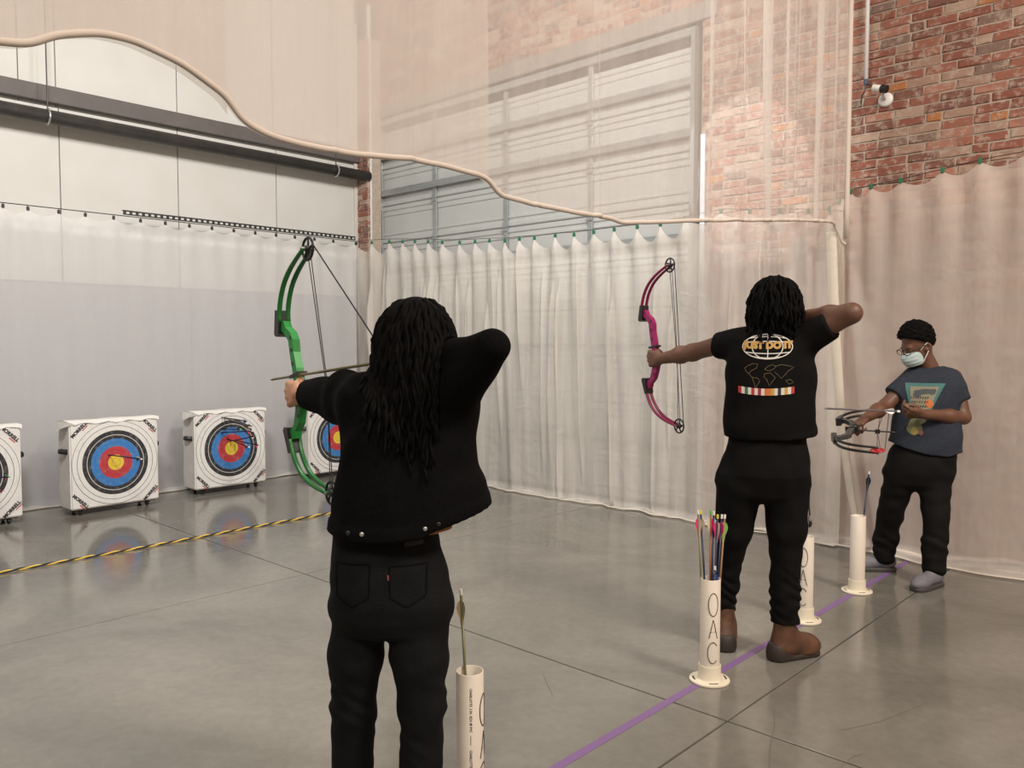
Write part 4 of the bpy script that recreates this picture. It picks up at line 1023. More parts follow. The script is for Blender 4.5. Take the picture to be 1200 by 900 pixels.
# ------------------------------------------------------------------ archer in the black denim jacket
def archer_jacket():
    D0 = 2.30; P = lambda u, v, d=0.: dep(u, v, D0 + d)
    base = gnd(453, 1010); base[2] = 0; er, ef = frame_of(base)
    root = empty('person', tuple(base)); tag(root, 'person from behind in black denim jacket and jeans with long locs, drawing a bow', 'person')
    # joints
    Ls, Le, Lw = P(430, 466, .0), P(399, 466, .21), P(364, 469, .36)
    Rs, Re, Rw = P(530, 464, -.05), P(579, 405, -.23), P(484, 430, .05)
    nock = P(456, 423, -.03); tip = dep(317, 445, 2.845); fwd = nrm(tip - nock)
    head_c = P(485, 404, -.02)
    hp, fr = head_prims(head_c, nrm(fwd * .9 + ef * .35) , (0, 0, 1))
    # hands
    grip = dep(352, 461, 2.70)
    upb = nrm(np.array([0, 0, 1.]) - er * .02)
    Lw = grip - fwd * .075 - er * .035 + np.array([0, 0, -.004])
    hl = arm_prims(Le, Lw, .033, .026) + hand_prims(Lw, nrm(grip - Lw + fwd * .05 - er * .03), er, upb, (38, 92, 70))
    xr = nrm(nock - Rw); hr = arm_prims(Re, Rw, .028, .024) + hand_prims(Rw, xr, -ef * .2 + fwd * .1 - er * .2 + np.array([0, 0, -.1]), (0, 0, 1), (50, 80, 50))
    pel = P(455, 668, 0)
    hipL, hipR = P(425, 695, .01), P(490, 695, -.01)
    knL, knR = P(414, 828, .03), P(495, 826, -.03)
    anL, anR = dep(412, 975, 2.40), dep(490, 985, 2.27)
    body = hp + [(caps(P(484, 448, 0), P(485, 420, -.01), .055, .05), .03),
                 (loft([(P(484, 462, 0), .13, .07, 0), (P(482, 500, 0), .15, .09, 0), (P(470, 580, 0), .13, .09, 0), (P(456, 640, 0), .13, .09, 0), (P(455, 700, 0), .14, .095, 0)], er, ef), .03),
                 (caps(Ls, Le, .048, .038), .03), (caps(Rs, Re, .048, .026), .02),
                 (caps(hipL, knL, .066, .048), .03), (caps(knL, anL, .046, .034), .02), (caps(hipR, knR, .066, .048), .03), (caps(knR, anR, .046, .034), .02)]
    VB = [field(body, .006), field(hl, .0026), field(hr, .0035)]
    bo = mesh_of('body', VB, m_skin1, root, base)
    # jacket
    lv = [(P(486, 432, .0), .06, .055, 0), (P(486, 444, .0), .10, .075, 0), (P(484, 458, .0), .165, .10, 0), (P(482, 480, 0), .175, .125, 0), (P(479, 515, 0), .185, .135, 0), (P(480, 545, 0), .197, .14, 0), (P(483, 590, 0), .222, .15, 0), (P(481, 628, 0), .228, .152, 0), (P(478, 655, 0), .222, .148, 0)]
    cuf = Lw + nrm(Le - Lw) * .035
    jk = [(loft(lv, er, ef, 2.5), .03), (caps(P(432, 470, .0), Le + (0, 0, -.01), .085, .070), .06), (caps(Le, cuf, .068, .050), .035), (caps(P(404, 462, .12), P(404, 455, .14), .055), .04),
          (caps(P(520, 474, -.03), Re, .088, .040), .04), (caps(Re, Rw + nrm(Rw - Re) * .02, .041, .056), .02), (caps(P(486, 436, .0), P(487, 428, .0), .068, .066), .02)]
    hr_u = np.array([380, 420, 450, 490, 505, 530, 577]); hr_v = np.array([633, 636, 637, 633, 624, 617, 602])
    lat = np.array([(P(u, v, 0) - base) @ er for u, v in zip(hr_u, hr_v)]); zz = np.array([P(u, v, -.14)[2] for u, v in zip(hr_u, hr_v)])
    axc = nrm(cuf - Le)
    def post(F, X, Y, Z):
        la = (X - base[0]) * er[0] + (Y - base[1]) * er[1]; zc = np.interp(la, lat, zz).astype(np.float32)
        torso = np.clip((1.25 - Z) / .05, 0, 1)
        F = wrinkle(F, X, Y, Z, .0035, 34, 3)
        band = np.clip((zc + .038 - Z) / .004, 0, 1) * torso
        F = F - .004 * band
        dcut = zc - Z
        F = np.where(Z < 1.25, np.maximum(F, dcut), F)
        inner = np.maximum(F + .013, Z - (zc + .06))
        F = np.where(Z < 1.2, np.maximum(F, -inner), F)
        dc = (X - cuf[0]) * axc[0] + (Y - cuf[1]) * axc[1] + (Z - cuf[2]) * axc[2]
        near = ((X - cuf[0]) ** 2 + (Y - cuf[1]) ** 2 + (Z - cuf[2]) ** 2) < .012
        F = np.where(near, np.maximum(F, dc), F)
        return F
    VJ = [field(jk, .0065, post)]
    ja = mesh_of('denim_jacket', VJ, m_jacket, root, base)
    bj = bvh_of(VJ); bb = bvh_of(VB[:1])
    d = Decal(bj, P(460, 620, -.14), er, (0, 0, 1), -ef, .0)
    for (u, v), nm, mm in (((424, 625), 'button', m_silver), ((498, 619), 'button', m_silver), ((408, 624), 'button', m_bk), ((514, 614), 'button', m_bk)):
        t = P(u, v, -.14) - P(460, 620, -.14); p = d.pt(t @ er, t[2])
        o = MB().lathe([(0, .003), (.004, .003), (.006, .0015), (.006, -.003)], p, 16, axis=-ef).build(nm, mm, None, True); rel(o, ja, base)
    # jeans
    ln = [(P(452, 618, 0), .145, .105, 0), (P(453, 640, 0), .15, .11, 0), (P(457, 670, 0), .165, .122, 0), (P(459, 700, 0), .170, .128, 0), (P(458, 718, 0), .165, .12, 0), (P(458, 735, 0), .12, .10, 0), (P(458, 742, 0), .06, .06, 0)]
    je = [(loft(ln, er, ef, 2.3), .02), (caps(P(423, 712, .01), P(417, 770, .01), .079, .074), .035), (caps(P(417, 770, .01), knL, .072, .063), .03), (caps(knL, anL, .062, .058), .02),
          (caps(P(492, 712, -.01), P(491, 770, -.02), .084, .076), .035), (caps(P(491, 770, -.02), knR, .075, .064), .03), (caps(knR, anR, .062, .058), .02)]
    kz = (knL[2] + knR[2]) / 2
    def postj(F, X, Y, Z):
        F = wrinkle(F, X, Y, Z, .002, 45, 5)
        g = np.exp(-((Z - kz) / .10) ** 2)
        return F + .003 * g * np.sin(80 * Z + 26 * X + 20 * Y + 3 * np.sin(30 * Y + 22 * Z))
    VT = [field(je, .0065, postj)]
    jo = mesh_of('jeans', VT, m_jeans, root, base); bt = bvh_of(VT)
    d = Decal(bt, P(455, 680, -.12), er, (0, 0, 1), -ef, .001)
    q = lambda u, v: ((P(u, v, -.12) - P(455, 680, -.12)) @ er, (P(u, v, -.12) - P(455, 680, -.12))[2])
    mb = MB(); d.quad(mb, [q(453.5, 674), q(455.5, 674), q(456, 680), q(454, 680)], 3, .002); rel(mb.build('pocket_tab', mat('red_tab', (.17, .045, .04), .8)), jo, base)
    for pts in ([(393, 663), (394, 700), (412, 712), (432, 700), (433, 662), (393, 663)], [(456, 665), (457, 700), (477, 712), (500, 700), (502, 664), (456, 665)]):
        mb = MB(); pp_ = np.array([q(*p) for p in pts]); tt = np.linspace(0, 5, 60); pp_ = np.stack([np.interp(tt, range(6), pp_[:, k]) for k in range(2)], 1)
        d.ribbon(mb, pp_, .004, .0008); rel(mb.build('pocket_seam', m_jacket), jo, base)
    mb = MB(); d.quad(mb, [q(474, 636), q(497, 634), q(497, 642), q(474, 643)], 4, .002); rel(mb.build('leather_patch', mat('worn_patch', (.012, .011, .01), .8)), jo, base)
    # shirt hem showing under the jacket
    sh = [(loft([(P(462, 600, 0), .165, .115, 0), (P(466, 622, 0), .172, .132, 0), (P(470, 645, 0), .175, .138, 0)], er, ef, 2.4), .02)]
    def posts(F, X, Y, Z):
        la = (X - base[0]) * er[0] + (Y - base[1]) * er[1]
        zc = np.interp(la, [(P(u, 630, -.1) - base) @ er for u in (440, 492, 500, 532, 534)], [P(440, 606, -.13)[2], P(492, 622, -.13)[2], P(500, 631, -.13)[2], P(532, 629, -.13)[2], P(534, 618, -.13)[2]])
        return np.maximum(F, zc - Z)
    mesh_of('shirt_hem', [field(sh, .006, posts)], m_orange, root, base)
    # shoes (below the frame)
    for an, sd in ((anL, -1), (anR, 1)):
        hd = nrm(ef * .9 + er * .35 * sd); g0 = np.array([an[0], an[1], 0])
        shp = [(caps(g0 - hd * .05 + (0, 0, .045), g0 + hd * .15 + (0, 0, .036), .042, .036), .02), (caps(g0 + (0, 0, .05), g0 + (0, 0, .10), .042), .03)]
        mesh_of('shoe', [field(shp, .007, lambda F, X, Y, Z: np.maximum(F, .002 - Z))], m_bk, root, base)
    # hair
    cap = mesh_of('hair_cap', [field([(ell(fr[0] - fr[2] * .014 + fr[3] * .028, fr[1:], (.083, .102, .105)), .02)], .006, lambda F, X, Y, Z: np.maximum(F, ((X - fr[0][0]) * fr[2][0] + (Y - fr[0][1]) * fr[2][1] + (Z - fr[0][2]) * fr[2][2] - .055)))], m_hair, root, base)
    def length(dd, r):
        bk = -(dd @ ef)
        rt = dd @ er
        return (.33 + .05 * r.uniform(-1, 1) - .30 * max(0, rt - .3) - .05 * max(0, -rt - .3)) if bk > -.1 else .17 + .04 * r.uniform(-1, 1)
    locs('locs', fr[0], fr, 190, m_hair, root, base, [(bb, 0.0), (bj, .0)], length, .0078, 4, flare=.09, wav=.0055, lift=.12)
    # bow
    bc = grip + np.array([0, 0, .055]) + fwd * .016
    bup = nrm(dep(361, 297, 2.64) - bc + fwd * .152)
    make_bow(bc, fwd, bup, 'green', ((.012, .21, .035), (.008, .12, .022)), 'bright green compound bow drawn by the archer in the black jacket', nock, side=-1, sc=.93)
    make_arrow(nock, tip, 'olive', ['tan', 'black', 'tan'], 'white', 'olive arrow nocked on the green bow', vh=.012)
archer_jacket()

# ------------------------------------------------------------------ archer in the printed black t-shirt
def archer_tee():
    D0 = 3.895; P = lambda u, v, d=0.: dep(u, v, D0 + d)
    base = (gnd(848, 755) + gnd(925, 770)) / 2; base[2] = 0; er, ef = frame_of(base)
    root = empty('person', tuple(base)); tag(root, 'person seen from behind in black printed t-shirt, joggers and brown boots, aiming a magenta bow', 'person')
    grip = dep(769, 420, 4.42)
    fwd = nrm([-.955, .296, 0])
    Ls, Le = P(866, 398, .05), P(812, 413, .27)
    Lw = grip - fwd * .072 - er * .03 - np.array([0, 0, .002])
    Rs, Re, Rw = P(941, 400, -.05), P(998, 367, -.20), P(926, 373, .06)
    nock = P(916, 386, .11)
    head_c = P(906, 356, .0)
    hp, fr = head_prims(head_c, nrm(fwd + ef * .3), (0, 0, 1))
    hl = [(caps(Ls, Le, .05, .041), .02)] + arm_prims(Le, Lw, .042, .028) + hand_prims(Lw, nrm(grip - Lw + fwd * .05 - er * .02), er, (0, 0, 1), (38, 92, 70), 1.05)
    hr = [(caps(Rs, Re, .052, .043), .02)] + arm_prims(Re, Rw, .043, .029) + hand_prims(Rw, nrm(nock - Rw), -er * .3 + fwd * .1 - ef * .3, (0, 0, 1), (50, 80, 50), 1.05)
    hipL, hipR = P(872, 555, .02), P(918, 555, -.01)
    knL, knR = P(856, 648, .10), P(921, 645, -.01)
    anL, anR = dep(849, 728, 4.05), dep(919, 742, 3.885)
    body = hp + [(caps(P(904, 392, 0), P(905, 366, 0), .06, .055), .03),
                 (loft([(P(904, 398, 0), .15, .075, 0), (P(903, 425, 0), .175, .1, 0), (P(900, 480, 0), .155, .1, 0), (P(898, 530, 0), .15, .1, 0), (P(896, 565, 0), .16, .1, 0)], er, ef), .03),
                 (caps(hipL, knL, .075, .052), .03), (caps(knL, anL, .05, .036), .02), (caps(hipR, knR, .075, .052), .03), (caps(knR, anR, .05, .036), .02)]
    VB = [field(body, .007), field(hl, .0028), field(hr, .0036)]
    mesh_of('body', VB, m_skin2, root, base)
    # t-shirt
    lv = [(P(905, 381, 0), .07, .06, 8), (P(905, 387, 0), .11, .085, 8), (P(905, 396, 0), .165, .105, 8), (P(904, 408, 0), .195, .125, 8), (P(903, 428, 0), .205, .135, 6), (P(902, 460, 0), .205, .135, 4), (P(901, 495, 0), .212, .14, 2), (P(902, 516, 0), .216, .143, 0), (P(902, 524, 0), .216, .143, 0)]
    sl, sr = Ls + nrm(Le - Ls) * .135, Rs + nrm(Re - Rs) * .15
    te = [(loft(lv, er, ef, 2.5), .03), (sleeve(P(878, 404, .03), sl, .088, .066), .03), (sleeve(P(932, 406, -.02), sr, .088, .066), .03)]
    lat = np.array([(P(u, 516, 0) - base) @ er for u in (845, 880, 920, 958)]); zz = np.array([P(902, v, -.13)[2] for v in (515, 518, 517, 512)])
    def post(F, X, Y, Z):
        F = wrinkle(F, X, Y, Z, .0035, 28, 9)
        la = (X - base[0]) * er[0] + (Y - base[1]) * er[1]; zc = np.interp(la, lat, zz)
        F = np.where(Z < 1.25, np.maximum(F, zc - Z), F)
        inner = np.maximum(F + .012, Z - (zc + .05))
        return np.where(Z < 1.2, np.maximum(F, -inner), F)
    VT = [field(te, .007, post)]
    to = mesh_of('t_shirt', VT, m_tee, root, base); bt = bvh_of(VT)
    # back print
    cp_ = P(893.5, 418, 0); d = Decal(bt, cp_, er, (0, 0, 1), -ef)
    m_pw, m_pg = mat('print_white', (.62, .60, .57), .7), mat('print_gold', (.42, .25, .06), .6)
    k_ = 1 / 235.
    q = lambda x, y: ((x - 893.5) * k_, (418 - y) * k_)
    # coordinates below follow the print: globe centre (898,406.5)
    gw, gh, gc = 26., 13.5, (898.5, 406.5)
    mb = MB(); arc = lambda rx, ry, a0, a1, n=26: [q(gc[0] + rx * math.cos(a), gc[1] - ry * math.sin(a)) for a in np.linspace(a0, a1, n)]
    gl = [arc(gw, gh, 0, 2 * math.pi, 40), arc(gw * .62, gh, 0, 2 * math.pi, 40), arc(gw * .02, gh, -1.57, 1.57, 12)]
    for yy, fr_ in ((-.68, .72), (-.3, .95), (.45, .88), (.8, .6)): gl.append([q(gc[0] + gw * fr_ * t_, gc[1] + gh * yy + 1.6 * (1 - t_ * t_) * (1 if yy > 0 else -1)) for t_ in np.linspace(-1, 1, 20)])
    for g_ in gl: d.ribbon(mb, g_, .0042)
    rel(mb.build('globe_print', m_pw), to, base)
    mb = MB(); d.text(mb, 'JUST DO IT', .043, q(899, 405.5), .0032, -.35, .0015, 1.0); rel(mb.build('lettering', m_pg), to, base)
    mb = MB()
    wm = [[(875, 430), (879, 427), (884, 425), (889, 426), (887, 430), (882, 433), (879, 436), (883, 440), (880, 437), (876, 433), (875, 430)], [(883, 440), (889, 441), (891, 444), (888, 449), (887, 453), (885, 446), (883, 440)],
          [(896, 431), (899, 428), (904, 426), (908, 428), (905, 431), (900, 433), (896, 431)], [(896, 436), (902, 435), (907, 440), (903, 446), (901, 449), (898, 442), (895, 439), (896, 436)],
          [(906, 428), (913, 426), (920, 427), (926, 429), (920, 433), (917, 437), (913, 441), (910, 437), (906, 434)], [(918, 443), (923, 442), (926, 445), (921, 447), (918, 443)]]
    for w_ in wm: d.ribbon(mb, [q(*p) for p in w_], .0018)
    rel(mb.build('map_print', mat('print_dull_gold', (.16, .12, .06), .7)), to, base)
    x = 868.5; cols = ['red', 'white', 'dark_green', 'white', 'red', 'white', 'crimson', 'white', 'orange', 'orange', 'amber', 'white', 'black', 'white', 'amber', 'white', 'red']
    pc = dict(red=(.42, .03, .03), white=(.62, .6, .57), dark_green=(.05, .14, .06), crimson=(.3, .02, .03), orange=(.55, .16, .04), amber=(.5, .3, .06), black=(.02, .02, .02))
    w_ = 58.5 / len(cols)
    for i, cn in enumerate(cols):
        yo = lambda u: 449.5 + 2.6 * (1 - ((u - 897.7) / 29.) ** 2)
        mb = MB(); d.quad(mb, [q(x, yo(x) + 7.5), q(x + w_, yo(x + w_) + 7.5), q(x + w_, yo(x + w_)), q(x, yo(x))], 3)
        if i % 3 == 1:
            pass
        rel(mb.build('flag_print', mat('print_' + cn, pc[cn], .7)), to, base); x += w_
    # joggers
    ln = [(P(900, 508, 0), .175, .115, 0), (P(898, 530, 0), .190, .125, 0), (P(894, 555, 0), .215, .135, 0), (P(893, 566, .01), .215, .13, 0), (P(893, 580, .01), .15, .11, 0), (P(893, 588, .01), .07, .07, 0)]
    je = [(loft(ln, er, ef, 2.3), .02), (caps(P(866, 572, .03), P(859, 620, .07), .108, .088), .03), (caps(P(859, 620, .07), knL, .084, .068), .03), (caps(knL, dep(850, 706, 4.04), .064, .052), .02), (caps(dep(850, 706, 4.04), dep(849, 732, 4.05), .05, .046), .01),
          (caps(P(921, 572, -.01), P(922, 620, -.01), .108, .09), .03), (caps(P(922, 620, -.01), knR, .084, .074), .03), (caps(knR, P(920, 705, -.01), .072, .069), .02), (caps(P(920, 705, -.01), P(920, 742, -.01), .068, .064), .01)]
    def postj(F, X, Y, Z):
        F = wrinkle(F, X, Y, Z, .003, 38, 15)
        g = np.exp(-((Z - .28) / .13) ** 2)
        F = F + .006 * g * np.sin(95 * Z + 24 * X + 16 * Y + 2.5 * np.sin(25 * Y + 30 * X + 20 * Z))
        return np.maximum(F, .175 - Z)
    mesh_of('joggers', [field(je, .007, postj)], m_jog, root, base)
    # boots
    for an, toe_px, heel_px, nm in ((anR, (951, 765), (914, 771), 0), (anL, (856, 748), (846, 756), 1)):
        g0 = gnd(*heel_px); tv = gnd(*toe_px) - g0; L = .29; hd = nrm(tv) if nm == 0 else nrm(ef - er * .15); hd[2] = 0; hd = nrm(hd)
        if nm == 0: g0 = np.array([an[0], an[1], 0]) - hd * .035
        else: g0 = np.array([an[0], an[1], 0]) - hd * .055
        up_ = [(caps(g0 + hd * .01 + (0, 0, .055), g0 + hd * .17 + (0, 0, .052), .046, .044), .03), (ell(g0 + hd * .165 + (0, 0, .044), (hd, np.cross(hd, [0, 0, 1]), (0, 0, 1)), (.07, .048, .044)), .04), (caps(g0 + hd * .05 + (0, 0, .11), g0 + hd * .13 + (0, 0, .062), .046, .04), .05),
               (caps(g0 + hd * .035 + (0, 0, .07), np.array([an[0], an[1], .21]), .050, .052), .035)]
        fp = lambda F, X, Y, Z: np.maximum(np.maximum(wrinkle(F, X, Y, Z, .0025, 55, 4), .018 - Z), Z - .225)
        VBt = [field(up_, .0055, fp)]; bo = mesh_of('boot', VBt, m_boot, root, base)
        so = [(caps(g0 + hd * .0 + (0, 0, .012), g0 + hd * .185 + (0, 0, .012), .050, .050), .02), (ell(g0 + hd * .0 + (0, 0, .05), (hd, np.cross(hd, [0, 0, 1]), (0, 0, 1)), (.052, .050, .055)), .03)]
        mesh_of('boot_sole', [field(so, .0055, lambda F, X, Y, Z: np.maximum(np.maximum(F, .0 - Z), Z - np.where(((X - g0[0]) * hd[0] + (Y - g0[1]) * hd[1]) < .06, .082 - .6 * np.clip((X - g0[0]) * hd[0] + (Y - g0[1]) * hd[1], 0, .1), .026)))], m_bootd, bo, base)
    # hair
    mesh_of('hair_cap', [field([(ell(fr[0] - fr[2] * .014 + fr[3] * .028, fr[1:], (.083, .102, .105)), .02)], .007, lambda F, X, Y, Z: np.maximum(F, ((X - fr[0][0]) * fr[2][0] + (Y - fr[0][1]) * fr[2][1] + (Z - fr[0][2]) * fr[2][2] - .055)))], m_hair, root, base)
    def length(dd, r):
        lf = -(dd @ er)
        return .165 + .035 * r.uniform(-1, 1) + .06 * max(0, lf) if dd @ ef < .3 else .15 + .04 * r.uniform(-1, 1)
    locs('locs', fr[0], fr, 150, m_hair, root, base, [(bvh_of(VB[:1]), 0.), (bt, 0.)], length, .0092, 14, flare=.22, wav=.006, lift=.2)
    bc = grip + np.array([0, 0, .055]) + fwd * .016
    make_bow(bc, fwd, np.array([0, 0, 1.]) + fwd * .10, 'magenta', ((.26, .012, .10), (.20, .006, .055)), 'magenta compound bow held out by the archer in the printed t-shirt', None, side=-1)
    # lanyard at the hip
    q0, q1 = P(946.5, 553, -.06), P(948.5, 618, -.06)
    ly = empty('lanyard', tuple(q1)); tag(ly, 'black strap lanyard with keys hanging at the hip of the archer in joggers', 'lanyard')
    MB().tube(resample([q0, P(949, 570, -.06), P(948, 590, -.06), P(949, 604, -.06)], 12), .007, 6, flat=.4).build('strap', m_bk, ly)
    MB().tube([P(949, 604, -.06), P(948.5, 610, -.06)], .006, 8).build('clasp', m_silver, ly)
    MB().tube(resample([P(948.5, 609, -.06), P(950, 613, -.06), q1], 6), [.008, .011, .012, .012, .011, .006], 8, flat=.5).build('key_fob', m_bk, ly, smooth=True)
archer_tee()

# ------------------------------------------------------------------ man with glasses and face mask
def man_mask():
    D0 = 5.17; P = lambda u, v, d=0.: dep(u, v, D0 + d)
    base = (gnd(1031, 667) + gnd(1091, 687)) / 2; base[2] = 0; er, ef = frame_of(base)
    root = empty('person', tuple(base)); tag(root, 'person in navy graphic t-shirt, glasses and pale face mask, looking down at an arrow', 'person')
    Rs, Re, Rw = P(1066, 447, .04), P(1037, 476, .0), P(1013, 491, -.15)
    Ls, Le, Lw = P(1117, 442, -.04), P(1129, 489, -.10), P(1079, 485, -.20)
    head_c = P(1074.5, 405.5, -.01); fdir = nrm(-er * .72 - ef * .62 - np.array([0, 0, .40]))
    hp, fr = head_prims(head_c, fdir, (0, 0, 1)); c, s, f, u = fr
    H = lambda a, b, d_: c + s * a + f * b + u * d_
    grip = P(1001, 500, -.20)
    bfw = nrm(-er + np.array([0, 0, -.05])); bup = nrm(-ef * .97 - np.array([0, 0, .18]))
    hrp = arm_prims(Re, Rw, .043, .028) + [(caps(Rs, Re, .052, .042), .02)] + hand_prims(Rw, nrm(grip - Rw + np.array([0, 0, -.01])), np.array([0, 0, -1.]) - ef * .2, ef, (60, 80, 55))
    hold = P(1047, 483, -.22)
    hlp = arm_prims(Le, Lw, .043, .028) + [(caps(Ls, Le, .052, .043), .02)] + hand_prims(Lw, nrm(hold - Lw), ef * .6 + np.array([0, 0, .5]), np.array([0, 0, 1.]) - ef * .3, ((45, 50, 30), (55, 60, 35), (65, 70, 40), (72, 75, 45)), 1.0, thumb='pinch')
    hipL, hipR = P(1057, 553, .04), P(1096, 553, -.03)
    knA, knB = P(1043, 602, .12), P(1097, 608, -.10)
    anA, anB = dep(1036, 652, 5.39), dep(1094, 668, 5.04)
    body = hp + [(caps(P(1091, 436, .01), head_c + u * -.045 - f * .02, .058, .052), .025),
                 (loft([(P(1092, 441, 0), .135, .075, 0), (P(1089, 462, 0), .165, .1, 0), (P(1085, 500, 0), .15, .1, 0), (P(1081, 530, 0), .15, .1, 0), (P(1078, 556, 0), .155, .1, 0)], er, ef), .03),
                 (caps(hipL, knA, .072, .05), .03), (caps(knA, anA, .048, .036), .02), (caps(hipR, knB, .072, .05), .03), (caps(knB, anB, .048, .036), .02)]
    VB = [field(body, .006), field(hrp, .0042), field(hlp, .0042)]
    bo = mesh_of('body', VB, m_skin3, root, base)
    # eyes
    for q in (-1, 1):
        e = MB(); e.lathe([(.0105 * math.sin(a), .0105 * math.cos(a)) for a in np.linspace(0, math.pi, 10)], H(q * .03, .081, .004), 14, axis=f); rel(e.build('eye', mat('lowered_eyelid', (.09, .042, .026), .5), None, True), bo, base)
    # hair
    def hpost(F, X, Y, Z):
        x, y, z = X - c[0], Y - c[1], Z - c[2]
        a = x * f[0] + y * f[1] + z * f[2]; b = x * u[0] + y * u[1] + z * u[2]
        F = wrinkle(F, X, Y, Z, .0045, 290, 2)
        F = np.maximum(F, (a - .02) * .75 - (b - .045) * 1.0)        # hairline above the forehead
        return np.maximum(F, -b - .068 + (a + .02) * .5)
    mesh_of('hair', [field([(ell(H(0, -.012, .046), (s, f, u), (.097, .120, .122)), .02)], .0042, hpost)], m_hair, root, base)
    # mask
    def mpost(F, X, Y, Z):
        x, y, z = X - c[0], Y - c[1], Z - c[2]
        a = x * f[0] + y * f[1] + z * f[2]; b = x * u[0] + y * u[1] + z * u[2]; si = x * s[0] + y * s[1] + z * s[2]
        F = F + .0015 * np.sin(b * 260)
        F = np.maximum(F, b - (-.012 + .0 * a)); F = np.maximum(F, -.102 - b); F = np.maximum(F, .030 - a)
        return np.maximum(F, np.abs(si) - .062)
    mk = mesh_of('face_mask', [field([(ell(H(0, .045, -.055), (s, f, u), (.067, .078, .075)), .02), (caps(H(0, .1, -.016), H(0, .112, -.04), .012, .018), .03)], .0042, mpost)], mat('mask_blue', (.42, .53, .53), .8), root, base)
    for q in (-1, 1):
        for b0, b1 in ((-.016, .022), (-.09, -.02)):
            rel(MB().tube([H(q * .060, .038, b0), H(q * .076, .015, (b0 + b1) / 2), H(q * .087, -.012, b1)], .0028, 6).build('ear_loop', m_wh), mk, base)
    # glasses
    mb = MB()
    for q in (-1, 1):
        ring = [H(q * .033 + .026 * math.cos(a), .116 - abs(.026 * math.cos(a) + q * .033) * .18, .002 + .018 * math.sin(a)) for a in np.linspace(0, 2 * math.pi, 25)]
        mb.tube(ring, .0022, 6); mb.tube([H(q * .059, .106, .006), H(q * .08, .05, .008), H(q * .088, -.01, .01)], .0024, 6)
    mb.tube([H(-.008, .116, .006), H(.008, .116, .006)], .002, 6)
    g = mb.build('glasses', m_bk); rel(g, root, base)
    # t-shirt
    lv = [(P(1092, 430, .01), .065, .06, 0), (P(1092, 434, .01), .10, .08, 0), (P(1092, 441, 0), .155, .10, 0), (P(1091, 450, 0), .18, .12, 0), (P(1088, 470, 0), .195, .132, 0), (P(1085, 500, 0), .198, .135, 0), (P(1083, 522, 0), .212, .142, 0), (P(1083, 540, 0), .214, .143, 0)]
    sl, sr = Rs + nrm(Re - Rs) * .15, Ls + nrm(Le - Ls) * .17
    te = [(loft(lv, er, ef, 2.5), .03), (sleeve(P(1074, 445, .03), sl, .088, .070), .03), (sleeve(P(1109, 447, -.03), sr, .088, .076), .03)]
    lat = np.array([(P(q, 530, 0) - base) @ er for q in (1043, 1060, 1085, 1110, 1124)]); zz = np.array([P(1085, v, -.13)[2] for v in (521, 527, 533, 535, 531)])
    def post(F, X, Y, Z):
        F = wrinkle(F, X, Y, Z, .005, 24, 19)
        la = (X - base[0]) * er[0] + (Y - base[1]) * er[1]; zc = np.interp(la, lat, zz)
        F = np.where(Z < 1.0, np.maximum(F, zc - Z), F)
        inner = np.maximum(F + .012, Z - (zc + .05))
        return np.where(Z < .95, np.maximum(F, -inner), F)
    VT = [field(te, .0065, post)]
    to = mesh_of('t_shirt', VT, m_navy, root, base); bt = bvh_of(VT)
    nd = nrm(-ef * .9 - er * .35); e1 = nrm(np.cross([0, 0, 1], nd)); cp_ = P(1076, 478, -.1); d = Decal(bt, cp_, e1, (0, 0, 1), nd)
    D_ = (cp_ - CAM) @ FW; kk = D_ / FPX; cosn = abs(e1 @ er)
    q = lambda u_, v_: ((u_ - 1074) * kk * cosn, (478 - v_) * kk)
    def part(nm, mm, fn):
        mb = MB(); fn(mb); rel(mb.build(nm, mm), to, base)
    m_teal = mat('print_teal', (.045, .15, .14), .7); m_crm = mat('print_cream', (.24, .22, .15), .7); m_gy = mat('print_slate', (.06, .075, .08), .7)
    part('print_panel', m_teal, lambda mb: d.quad(mb, [(q(1067, 492)[0], q(0, 492)[1]), q(1084, 492), q(1099, 449), q(1057, 449)], 10))
    part('print_panel', m_crm, lambda mb: d.quad(mb, [q(1068, 505), q(1083, 494), q(1093, 453), q(1063, 453)], 10, .0015))
    part('print_scribble', m_gy, lambda mb: [d.blob(mb, q(*p), rx * kk, ry * kk, seed=i, lift=.003) for i, (p, rx, ry) in enumerate([((1078, 459), 9, 3.2), ((1071, 463), 4, 3), ((1087, 459), 3.5, 4)])])
    def scr(mb):
        r = random.Random(3)
        for yy, x0, x1 in ((466, 1065, 1084), (471, 1066, 1083), (476, 1067, 1082)):
            xx = x0
            while xx < x1:
                w_ = r.uniform(1.2, 2.2); hgt = r.uniform(2.4, 3.4)
                d.ribbon(mb, [q(xx, yy + hgt / 2), q(xx + .3, yy), q(xx + w_ * .6, yy - hgt / 2)], .0035, .0035)
                if r.random() > .4: d.ribbon(mb, [q(xx, yy), q(xx + w_ * .5, yy + .3), q(xx + w_, yy)], .003, .0035)
                xx += w_ + .9
    part('print_lettering', m_ink, scr)
    part('print_spot', mat('print_orange', (.2, .085, .03), .7), lambda mb: d.blob(mb, q(1085, 473), 4 * kk, 5 * kk, seed=8, lift=.003))
    part('print_figure', mat('print_olive', (.14, .155, .08), .7), lambda mb: d.blob(mb, q(1071, 500), 8 * kk, 9 * kk, seed=9, lift=.003))
    part('print_spot', mat('print_yellow', (.28, .23, .06), .7), lambda mb: d.blob(mb, q(1072, 505), 4 * kk, 4 * kk, seed=11, lift=.0045))
    part('print_spot', mat('print_rust', (.15, .065, .04), .7), lambda mb: d.blob(mb, q(1079, 506), 2.4 * kk, 3.5 * kk, seed=12, lift=.0045))
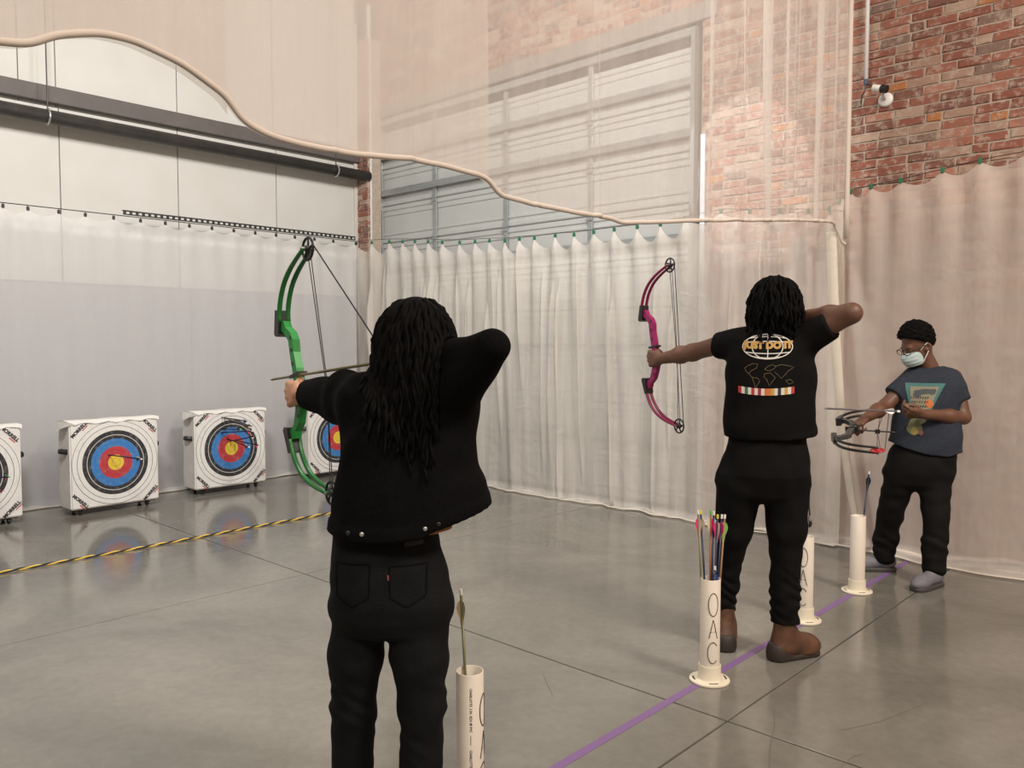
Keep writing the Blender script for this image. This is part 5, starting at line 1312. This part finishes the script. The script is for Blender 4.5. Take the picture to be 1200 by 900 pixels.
    # trousers
    ln = [(P(1082, 522, 0), .175, .115, 0), (P(1080, 535, 0), .2, .125, 0), (P(1077, 552, 0), .208, .13, 0), (P(1076, 556, 0), .205, .125, 0), (P(1076, 568, 0), .14, .1, 0), (P(1076, 575, 0), .07, .07, 0)]
    je = [(loft(ln, er, ef, 2.3), .02), (caps(P(1055, 560, .04), knA, .098, .076), .03), (caps(knA, dep(1038, 630, 5.36), .074, .076), .02), (caps(dep(1038, 630, 5.36), dep(1036, 650, 5.38), .076, .068), .02),
          (caps(P(1095, 562, -.03), knB, .10, .076), .03), (caps(knB, dep(1095, 640, 5.06), .074, .073), .02), (caps(dep(1095, 640, 5.06), dep(1094, 665, 5.05), .073, .07), .02)]
    def postj(F, X, Y, Z):
        F = wrinkle(F, X, Y, Z, .004, 34, 25)
        g = np.clip((.45 - Z) / .2, 0, 1)
        F = F + .004 * g * np.sin(60 * Z + 30 * X + 18 * Y + 2 * np.sin(22 * Y + 25 * Z))
        return np.maximum(F, .05 - Z)
    mesh_of('trousers', [field(je, .007, postj)], m_trous, root, base)
    # shoes
    for an, toe in ((anA, gnd(1016, 668)), (anB, gnd(1083, 690))):
        g0 = np.array([an[0], an[1], 0]); hd = toe - g0; hd[2] = 0; hd = nrm(hd); sd = np.cross(hd, [0, 0, 1])
        up_ = [(caps(g0 - hd * .035 + (0, 0, .062), g0 + hd * .12 + (0, 0, .050), .043, .040), .03), (ell(g0 + hd * .15 + (0, 0, .042), (hd, sd, (0, 0, 1)), (.07, .046, .038)), .03), (caps(g0 + (0, 0, .07), g0 + (0, 0, .105), .046), .03)]
        sh = mesh_of('shoe', [field(up_, .0055, lambda F, X, Y, Z: np.maximum(F, .022 - Z))], m_shoe, root, base)
        so = [(caps(g0 - hd * .03 + (0, 0, .012), g0 + hd * .16 + (0, 0, .012), .049, .052), .02)]
        mesh_of('shoe_sole', [field(so, .0055, lambda F, X, Y, Z: np.maximum(np.maximum(F, -Z), Z - .028))], m_sole, sh, base)
        for k in range(4):
            p = g0 + hd * (.05 + .022 * k) + (0, 0, .096 - .008 * k)
            rel(MB().tube([p - sd * .025 - (0, 0, .008), p + (0, 0, .002), p + sd * .025 - (0, 0, .008)], .003, 5).build('lace', m_sole), sh, base)
    bc = grip + bup * .055 + bfw * .016
    make_bow(bc, bfw, bup, 'black', ((.05, .052, .055), (.012, .012, .013)), 'black compound bow with red cams held sideways by the masked person', None, ('red', (.45, .015, .03)), side=1)
    nk = hold + nrm(-er) * -.01; tip = dep(966, 478.5, 4.93)
    tipn = nk + nrm(tip - nk) * .74
    make_arrow(hold + (0, 0, .006) + nrm(hold - tip) * .035, tip + (0, 0, 0), 'grey', ['white', 'white', 'grey_'] if False else ['white', 'white', 'white'], 'white', 'grey arrow with white vanes held level by the masked person', vh=.02, r=.006)
man_mask()
